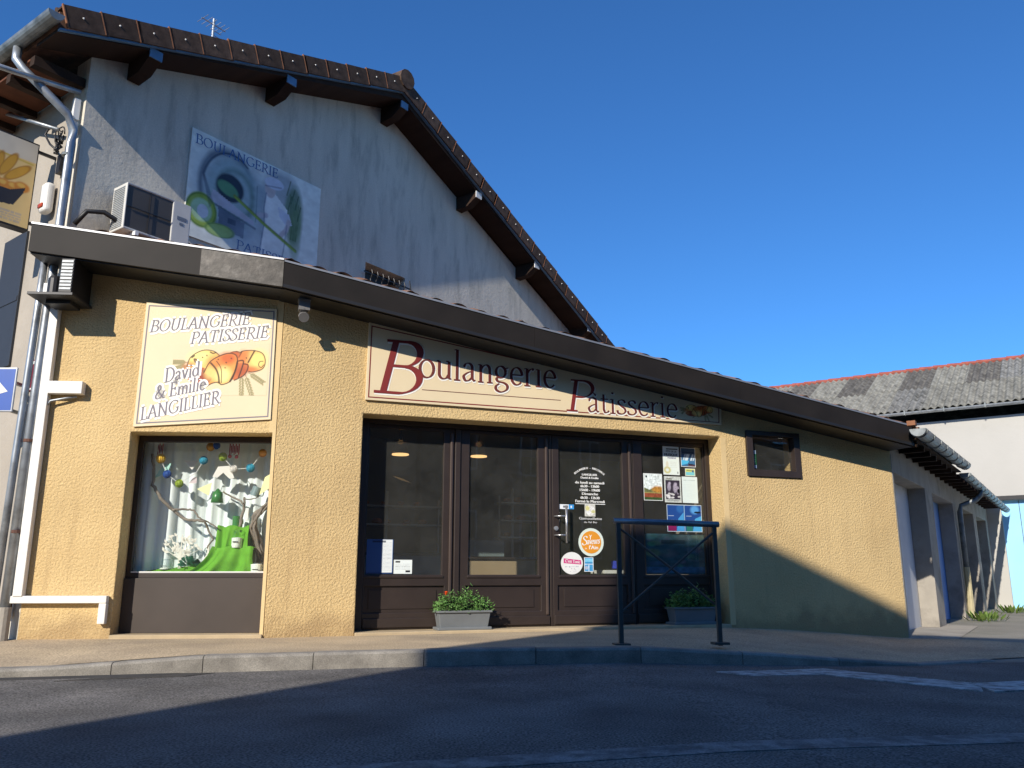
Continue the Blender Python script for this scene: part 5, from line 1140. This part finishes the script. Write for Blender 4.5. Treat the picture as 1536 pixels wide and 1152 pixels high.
def planter(M, lab, flowers):
    t = thing('planter', lab, 'planter', M, 'flower boxes in front of the shop doors')
    m = MB()
    def taper(x0,x1,y0,y1,z0,z1,k,mi=0):
        m.add([(x0+k,y0+k,z0),(x1-k,y0+k,z0),(x1-k,y1-k,z0),(x0+k,y1-k,z0),(x0,y0,z1),(x1,y0,z1),(x1,y1,z1),(x0,y1,z1)], [(0,3,2,1),(0,1,5,4),(1,2,6,5),(2,3,7,6),(3,0,4,7)], mi)
    taper(-.29,.29,-.1,.1,.02,.19,.025); m.build('trough', POTM, t, bevel=.006)
    m = MB(); m.prism([(-.305,-.115),(.305,-.115),(.305,.115),(-.305,.115)], [[(-.275,-.085),(-.275,.085),(.275,.085),(.275,-.085)]], 0, .022)
    m.v = [(x, z, .19-y+.011) for x, y, z in m.v]; m.build('rim', POTM, t, bevel=.004)
    m = MB(); m.box(-.30,.30,-.11,.11,0,.03); m.build('saucer', POTM, t, bevel=.006)
    m = MB(); m.box(-.28,.28,-.09,.09,.165,.178); m.build('soil', SOIL, t)
    m = MB(); random.seed(11)
    for k in range(900):
        x = random.uniform(-.31,.31); hmax = .265*(1-(abs(x)/.36)**3)*random.uniform(.7,1.12)*(.86+.14*math.sin(x*23)+.1*math.sin(x*51+2)); y = random.uniform(-.12,.11); z = .17+hmax*random.random()**.7
        if abs(x) > .28 or abs(y) > .1: z = max(z, .2)
        an = random.uniform(0,6.28); el = random.uniform(-.3,.9); L = random.choice((.02,.03,.04,.055))*random.uniform(.8,1.2); wd = L*.34
        dv = Vector((math.cos(an)*math.cos(el), math.sin(an)*math.cos(el), math.sin(el))); sv = dv.cross(Vector((0,0,1))).normalized()*wd; p = Vector((x,y,z))
        up_ = Vector((0,0,-.006))
        m.add([tuple(p),tuple(p+dv*L*.45+sv+up_),tuple(p+dv*L),tuple(p+dv*L*.45-sv+up_)], [(0,1,2),(0,2,3)])
    for k in range(60):
        x = random.uniform(-.27,.27); y = random.uniform(-.08,.08); m.tube([(x,y,.17),(x*1.08,y*1.2,.17+random.uniform(.08,.19))], .003, 4)
    m.build('foliage', LEAF, t)
    for x, y, z in flowers:
        m = MB()
        for k in range(16):
            an = k*2.4; rr = .006+.0013*k; m.add([(x,y,z),(x+rr*1.3*math.cos(an-.4),y+rr*1.3*math.sin(an-.4),z+.012-.0005*k),(x+rr*1.5*math.cos(an),y+rr*1.5*math.sin(an),z+.006),(x+rr*1.3*math.cos(an+.4),y+rr*1.3*math.sin(an+.4),z+.012-.0005*k)], [(0,1,2,3)])
        m.ball((x,y,z), .014, 8); m.build('flower', ORANGE, t)
    return t
pl1 = planter(FF.at(2.065,.115,.03), 'grey trough of marigold foliage with one orange flower, in the sun', [(-.205,-.06,.375),(-.2,-.05,.39)])
pl2 = dup(pl1, FF.at(4.93,.13,.03), 'grey trough planter standing in the shade behind the barrier')
for k in kids(pl2):
    if k.name.startswith('flower'): bpy.data.objects.remove(k)

t = thing('road_sign', 'blue square road sign with a white triangle at the left edge', 'road sign', Matrix.Translation((-5.185,8.13,2.15)))
m = MB(); m.box(-.25,.185,0,.02,.04,.50); m.build('panel', ALU, t, bevel=.02, seg=3)
m = MB(); m.box(-.232,.167,-.002,.0,.058,.482); m.build('face', ROADBLUE, t)
m = MB(); m.add([(-.17,-.0035,.16),(.115,-.0035,.25),(-.06,-.0035,.43)], [(0,1,2)]); m.build('triangle', flat('sign_white',222,222,216), t)
m = MB(); m.ball((-.08,-.004,.33), .017, 8); m.tube([(-.08,-.006,.315),(-.08,-.006,.27)], .013, 6); m.tube([(-.08,-.006,.27),(-.105,-.006,.215)], .008, 5); m.tube([(-.08,-.006,.27),(-.055,-.006,.215)], .008, 5); m.build('pictogram', INK, t)
for z in (.12,.42): m = MB(); m.box(-.10,-.06,.02,.55,z,z+.03); m.build('wall_bracket', ZINC, t)

# ------------------------------------------------------------------ garage row
gar = thing('garage_row', 'row of grey concrete garages with recessed doors along the yard', 'garages', RG.at())
OP = [(.10,2.66,1.97),(3.38,5.9,1.95),(7.15,9.15,1.94),(9.7,11.8,1.93)]; GL_ = 12.3
outer = [(.012,-.4)]
for u0, u1, z in OP: outer += [(u0,-.4),(u0,z),(u1,z),(u1,-.4)]
outer += [(GL_,-.4),(GL_,2.34),(.012,2.34)]
m = MB(); m.prism(outer, [], 0, .26); m.build('front_wall', CONC, gar, bevel=.012)
for (u0, u1, z), ml, dz in zip(OP, (GREYD, MBLUE, SLATE, SLATE), (0,0,0,0)):
    m = MB(); m.box(u0-.04,u1+.04,.264,.30,-.21,z+.03); d = m.build('garage_door', ml, gar)
m = MB(); m.box(.05,GL_,.6,5.5,2.35,2.36); m.box(.4,GL_,5.5,5.6,-.4,2.34); m.box(GL_-.1,GL_-.002,.31,5.5,-.4,2.33); m.build('rear_wall', CONC, gar)
# eave rafters and gutters
for k in range(22):
    u = .1+.55*k; m = MB(); m.box(u,u+.07,-.33,-.002,2.30-.004*k,2.38-.004*k); m.build('rafter', WOOD, gar)
m = MB(); m.box(.0,4.5,-.36,.4,2.385,2.40); m.box(4.52,12.2,-.34,.4,2.345,2.36); m.build('eave_board', WOOD, gar)
def gutter(u0, u1, z0, z1, r, name='gutter'):
    m = MB(); n = 9; segs = max(2, int((u1-u0)/.5)); vs = []
    for i in range(segs+1):
        t = i/segs; u = u0+(u1-u0)*t; z = z0+(z1-z0)*t
        for k in range(n+1): an = math.pi+math.pi*k/n; m.v.append((u, -.45+r*math.cos(an), z+r*math.sin(an)))
        for k in range(n, -1, -1): an = math.pi+math.pi*k/n; m.v.append((u, -.45+(r-.006)*math.cos(an), z+(r-.006)*math.sin(an)))
    q = 2*(n+1)
    for i in range(segs):
        for k in range(q): m.f.append((i*q+k, i*q+(k+1) % q, (i+1)*q+(k+1) % q, (i+1)*q+k)); m.m.append(0)
    o0 = len(m.v); m.v += [(u0, -.45+r*math.cos(math.pi+math.pi*k/n), z0+r*math.sin(math.pi+math.pi*k/n)) for k in range(n+1)]; m.f.append(tuple(range(o0+n, o0-1, -1))); m.m.append(0)
    g = m.build(name, ZINC, gar, smooth=False)
    k = u0+.1
    while k < u1:
        m = MB(); z = z0+(z1-z0)*(k-u0)/(u1-u0); m.tube([(k,-.45+(r+.004)*math.cos(a_),z+(r+.004)*math.sin(a_)) for a_ in np.linspace(math.pi,2*math.pi,10)], .009, 5); k += .62; m.build('gutter_bracket', ZINC, g)
    return g
gutter(-.55,4.3,2.44,2.50,.098); gutter(4.1,12.25,2.33,2.22,.085)
m = MB(); m.tube([(6.35,-.45,2.22),(6.35,-.45,2.12),(6.32,-.35,2.02),(6.22,-.1,1.92),(6.2,-.07,1.8),(6.2,-.07,-.12)], .05, 10); m.build('downpipe', ZINC, gar, smooth=True)
m = MB(); m.tube([(6.2,-.07,.75),(6.2,-.07,-.12),(6.24,-.15,-.19)], [.058,.062,.075], 10); m.build('downpipe_foot', mat('cast_iron_pale', lin(176,166,132), .8, .15, 8), gar)
# verge end tile by the gutter
m = MB(); m.box(-.62,-.5,-.44,-.34,2.48,2.54); m.build('end_tile', TILEO, gar)

# weeds at the garage foot
def weed(M, lab, sz):
    m = MB(); random.seed(int(sz*1000))
    for k in range(70):
        an = random.uniform(0,6.28); r0 = random.uniform(0,.18)*sz*4; L = random.uniform(.05,.16)*sz*3; p = Vector((r0*math.cos(an), r0*math.sin(an), 0)); q = p+Vector((math.cos(an)*L*.6, math.sin(an)*L*.6, L*random.uniform(.4,1))); sv = Vector((-math.sin(an), math.cos(an), 0))*L*.16
        m.add([tuple(p), tuple(p.lerp(q,.6)+sv), tuple(q), tuple(p.lerp(q,.6)-sv)], [(0,1,2,3)])
    tag(m.build('weed', WEED, M=M), lab, 'weed', 'weeds at the foot of the garages')
weed(RG.at(5.2,-.35,-.2), 'low green weeds growing before the blue garage door', .5); weed(RG.at(6.9,-.3,-.2), 'weed clump at the foot of the garage downpipe', .36); weed(RG.at(9.3,-.5,-.2), 'dry weeds near the far end of the garages', .5)

# ------------------------------------------------------------------ store building at the back
wh = thing('store_building', 'white walled store with a grey corrugated roof at the back of the yard', 'building', WH.at())
m = MB(); m.prism([(-10,-.4),(.33,-.4),(.33,2.45),(3.2,2.45),(3.2,-.4),(16,-.4),(16,4.62),(-10,4.62)], [], 0, .3); m.build('wall', WHITEW, wh)
m = MB(); m.box(-10,16,7.7,8,-.4,4.6); m.box(-10,-9.7,.31,7.69,-.4,4.6); m.box(15.7,16,.31,7.69,-.4,4.6); m.build('rear_wall', WHITEW, wh)
m = MB(); m.box(.3,3.23,.13,.17,-.21,2.46); d = m.build('door', LBLUE, wh); m = MB(); m.box(.72,.735,.12,.1295,-.2,2.44); m.box(1.75,1.765,.12,.1295,-.2,2.44); m.build('door_joint', SLATE, d)
m = MB(); m.box(.25,3.28,-.04,.12,2.46,2.56); m.build('door_rail', DKMET, wh)
EZ, RZ, RDp = 4.93, 6.95, 4.0
WP, NW = .177, 5; meshes = {}
SWd = WP*NW; run = math.hypot(RDp+.3, RZ-EZ); ang = math.atan2(RZ-EZ, RDp+.3)
def sheet_mesh():
    m = MB(); L = run/2+.08; nn = NW*8
    for i in range(nn+1):
        u = i/nn*(SWd+.05); zz = .03*math.sin(2*math.pi*u/WP)
        for q in (0, L): m.v.append((u, q, zz+.008))
        for q in (0, L): m.v.append((u, q, zz))
    for i in range(nn):
        a_ = i*4; m.f += [(a_,a_+4,a_+5,a_+1),(a_+2,a_+3,a_+7,a_+6),(a_,a_+2,a_+6,a_+4)]; m.m += [0,0,0]
    return m
kinds = []
for mi_ in range(3):
    o = sheet_mesh().build('roof_sheet', FIBRE[mi_], wh, smooth=False); kinds.append(o.data); bpy.data.objects.remove(o)
pat = {}
random.seed(5)
for k in range(-10, 17):
    for row in (1, 0):
        u = k*SWd-.3
        mi_ = 0
        if row == 1 and k % 2 == 0: mi_ = 1
        if row == 0 and k % 5 == 3: mi_ = 2
        if k >= 1 and row == 1: mi_ = 2 if k in (1,2,4) else mi_
        o = bpy.data.objects.new('roof_sheet', kinds[mi_]); COL.objects.link(o); o.parent = wh
        y0 = -.3+math.cos(ang)*run/2*row; z0 = EZ+math.sin(ang)*run/2*row+.012*row+.006*(k % 2)
        o.matrix_local = Matrix.Translation((u, y0, z0)) @ Matrix.Rotation(ang, 4, 'X')
m = MB(); m.add([(-9.5,RDp,RZ-.05),(16,RDp,RZ-.05),(16,8.3,EZ-.05),(-9.5,8.3,EZ-.05)], [(0,1,2,3)]); m.build('rear_slope', FIBRE[1], wh)
m = MB()
for k in range(62): m.tube([(-9.3+.4*k,RDp,RZ+.03),(-8.88+.4*k,RDp,RZ+.02)], [.085,.07], 8)
stuff(m.build('ridge_tiles', RIDGE, wh))
m = MB(); n = 8
pts = [(-.42+.07*math.cos(math.pi+math.pi*k/n), EZ-.06+.07*math.sin(math.pi+math.pi*k/n)) for k in range(n+1)]+[(-.42+.064*math.cos(math.pi+math.pi*k/n), EZ-.06+.064*math.sin(math.pi+math.pi*k/n)) for k in range(n,-1,-1)]
q = len(pts); m.v = [(-9.5, a_, b_) for a_, b_ in pts]+[(16, a_, b_) for a_, b_ in pts]; m.f = [(k,(k+1) % q,q+(k+1) % q,q+k) for k in range(q)]; m.m = [0]*q
g = m.build('gutter', ZINCL, wh)
for k in range(26): m = MB(); m.box(-9.2+k*.95,-9.17+k*.95,-.50,-.34,EZ-.135,EZ-.02); m.build('gutter_bracket', ZINC, g)

# ------------------------------------------------------------------ house across the street (its shadow falls on road and facade)
op = thing('opposite_house', 'tall house across the street whose shadow lies over the road and doors', 'house', Matrix.Translation((0,-6,0)))
def facade(par, outer, wins, y1=0.0, x0=None, x1=None, zs=None):
    m = MB(); m.prism(outer, [], -.3, 0); m.v = [(x, y, z) for x, y, z in m.v]; m.build('front_wall', OPPW, par)
    for x, z in wins:
        m = MB(); m.box(x,x+1.1,.001,.04,z,z+1.6); wn = m.build('window', WHITEP, par)
        m = MB(); m.box(x+.07,x+.51,.041,.05,z+.08,z+1.52); m.box(x+.59,x+1.03,.041,.05,z+.08,z+1.52); m.build('pane', BLACK, wn)
facade(op, [(-7.5,-.5),(9,-.5),(9,7.55),(-5.75,11.4),(-6.95,11.25),(-7.5,8.2)], [(x,z) for x in (-4.6,-1.2,2.2,5.6) for z in (1.2,4.4)])
m = MB(); m.box(-7.5,-7.2,-7,-.31,-.5,8.0); m.box(8.7,9,-7,-.31,-.5,7.3); m.box(-7.19,8.69,-7,-6.7,-.5,7.1); m.build('side_wall', OPPW, op)
m = MB(); m.prism([(-7.4,8.0),(-6.85,11.05),(-5.75,11.2),(8.95,7.35),(8.95,7.5),(-5.75,11.36),(-6.93,11.2),(-7.48,8.15)], [], -7, -.31); m.build('roof', ROMAN, op)
def row_house(x0, x1, y, h, lab, dpt=8):
    t = thing('row_house', lab, 'house', Matrix.Translation((0,y,0)), 'houses along the far side of the street')
    facade(t, [(x0,-.5),(x1,-.5),(x1,h),(x0,h)], [(x,z) for x in np.arange(x0+1.2,x1-1.6,3.1) for z in (1.2,4.2)])
    m = MB(); m.box(x0,x0+.3,-dpt,-.31,-.5,h); m.box(x1-.3,x1,-dpt,-.31,-.5,h); m.box(x0+.31,x1-.31,-dpt,-dpt+.3,-.5,h); m.build('side_wall', OPPW, t)
    q = t; m = MB(); m.add([(x0-.2,.4,h-.05),(x1+.2,.4,h-.05),(x1+.2,-dpt/2,h+1.6),(x0-.2,-dpt/2,h+1.6),(x1+.2,-dpt-.3,h-.05),(x0-.2,-dpt-.3,h-.05)], [(0,1,2,3),(3,2,4,5)]); m.build('roof', ROMAN, t)
row_house(9.2,21.0,-6.0,6.4,'dull house next along the far side of the street'); row_house(21.2,36.0,-5.5,6.8,'long house further right along the far side of the street'); row_house(36.2,60.0,-5.0,6.2,'last house at the right end of the far side of the street')
row_house(-46.0,-20.0,-22.0,6.0,'low house set far back across the street on the left'); row_house(-19.8,-5.0,-22.0,6.4,'house set far back beyond the tall one across the street')
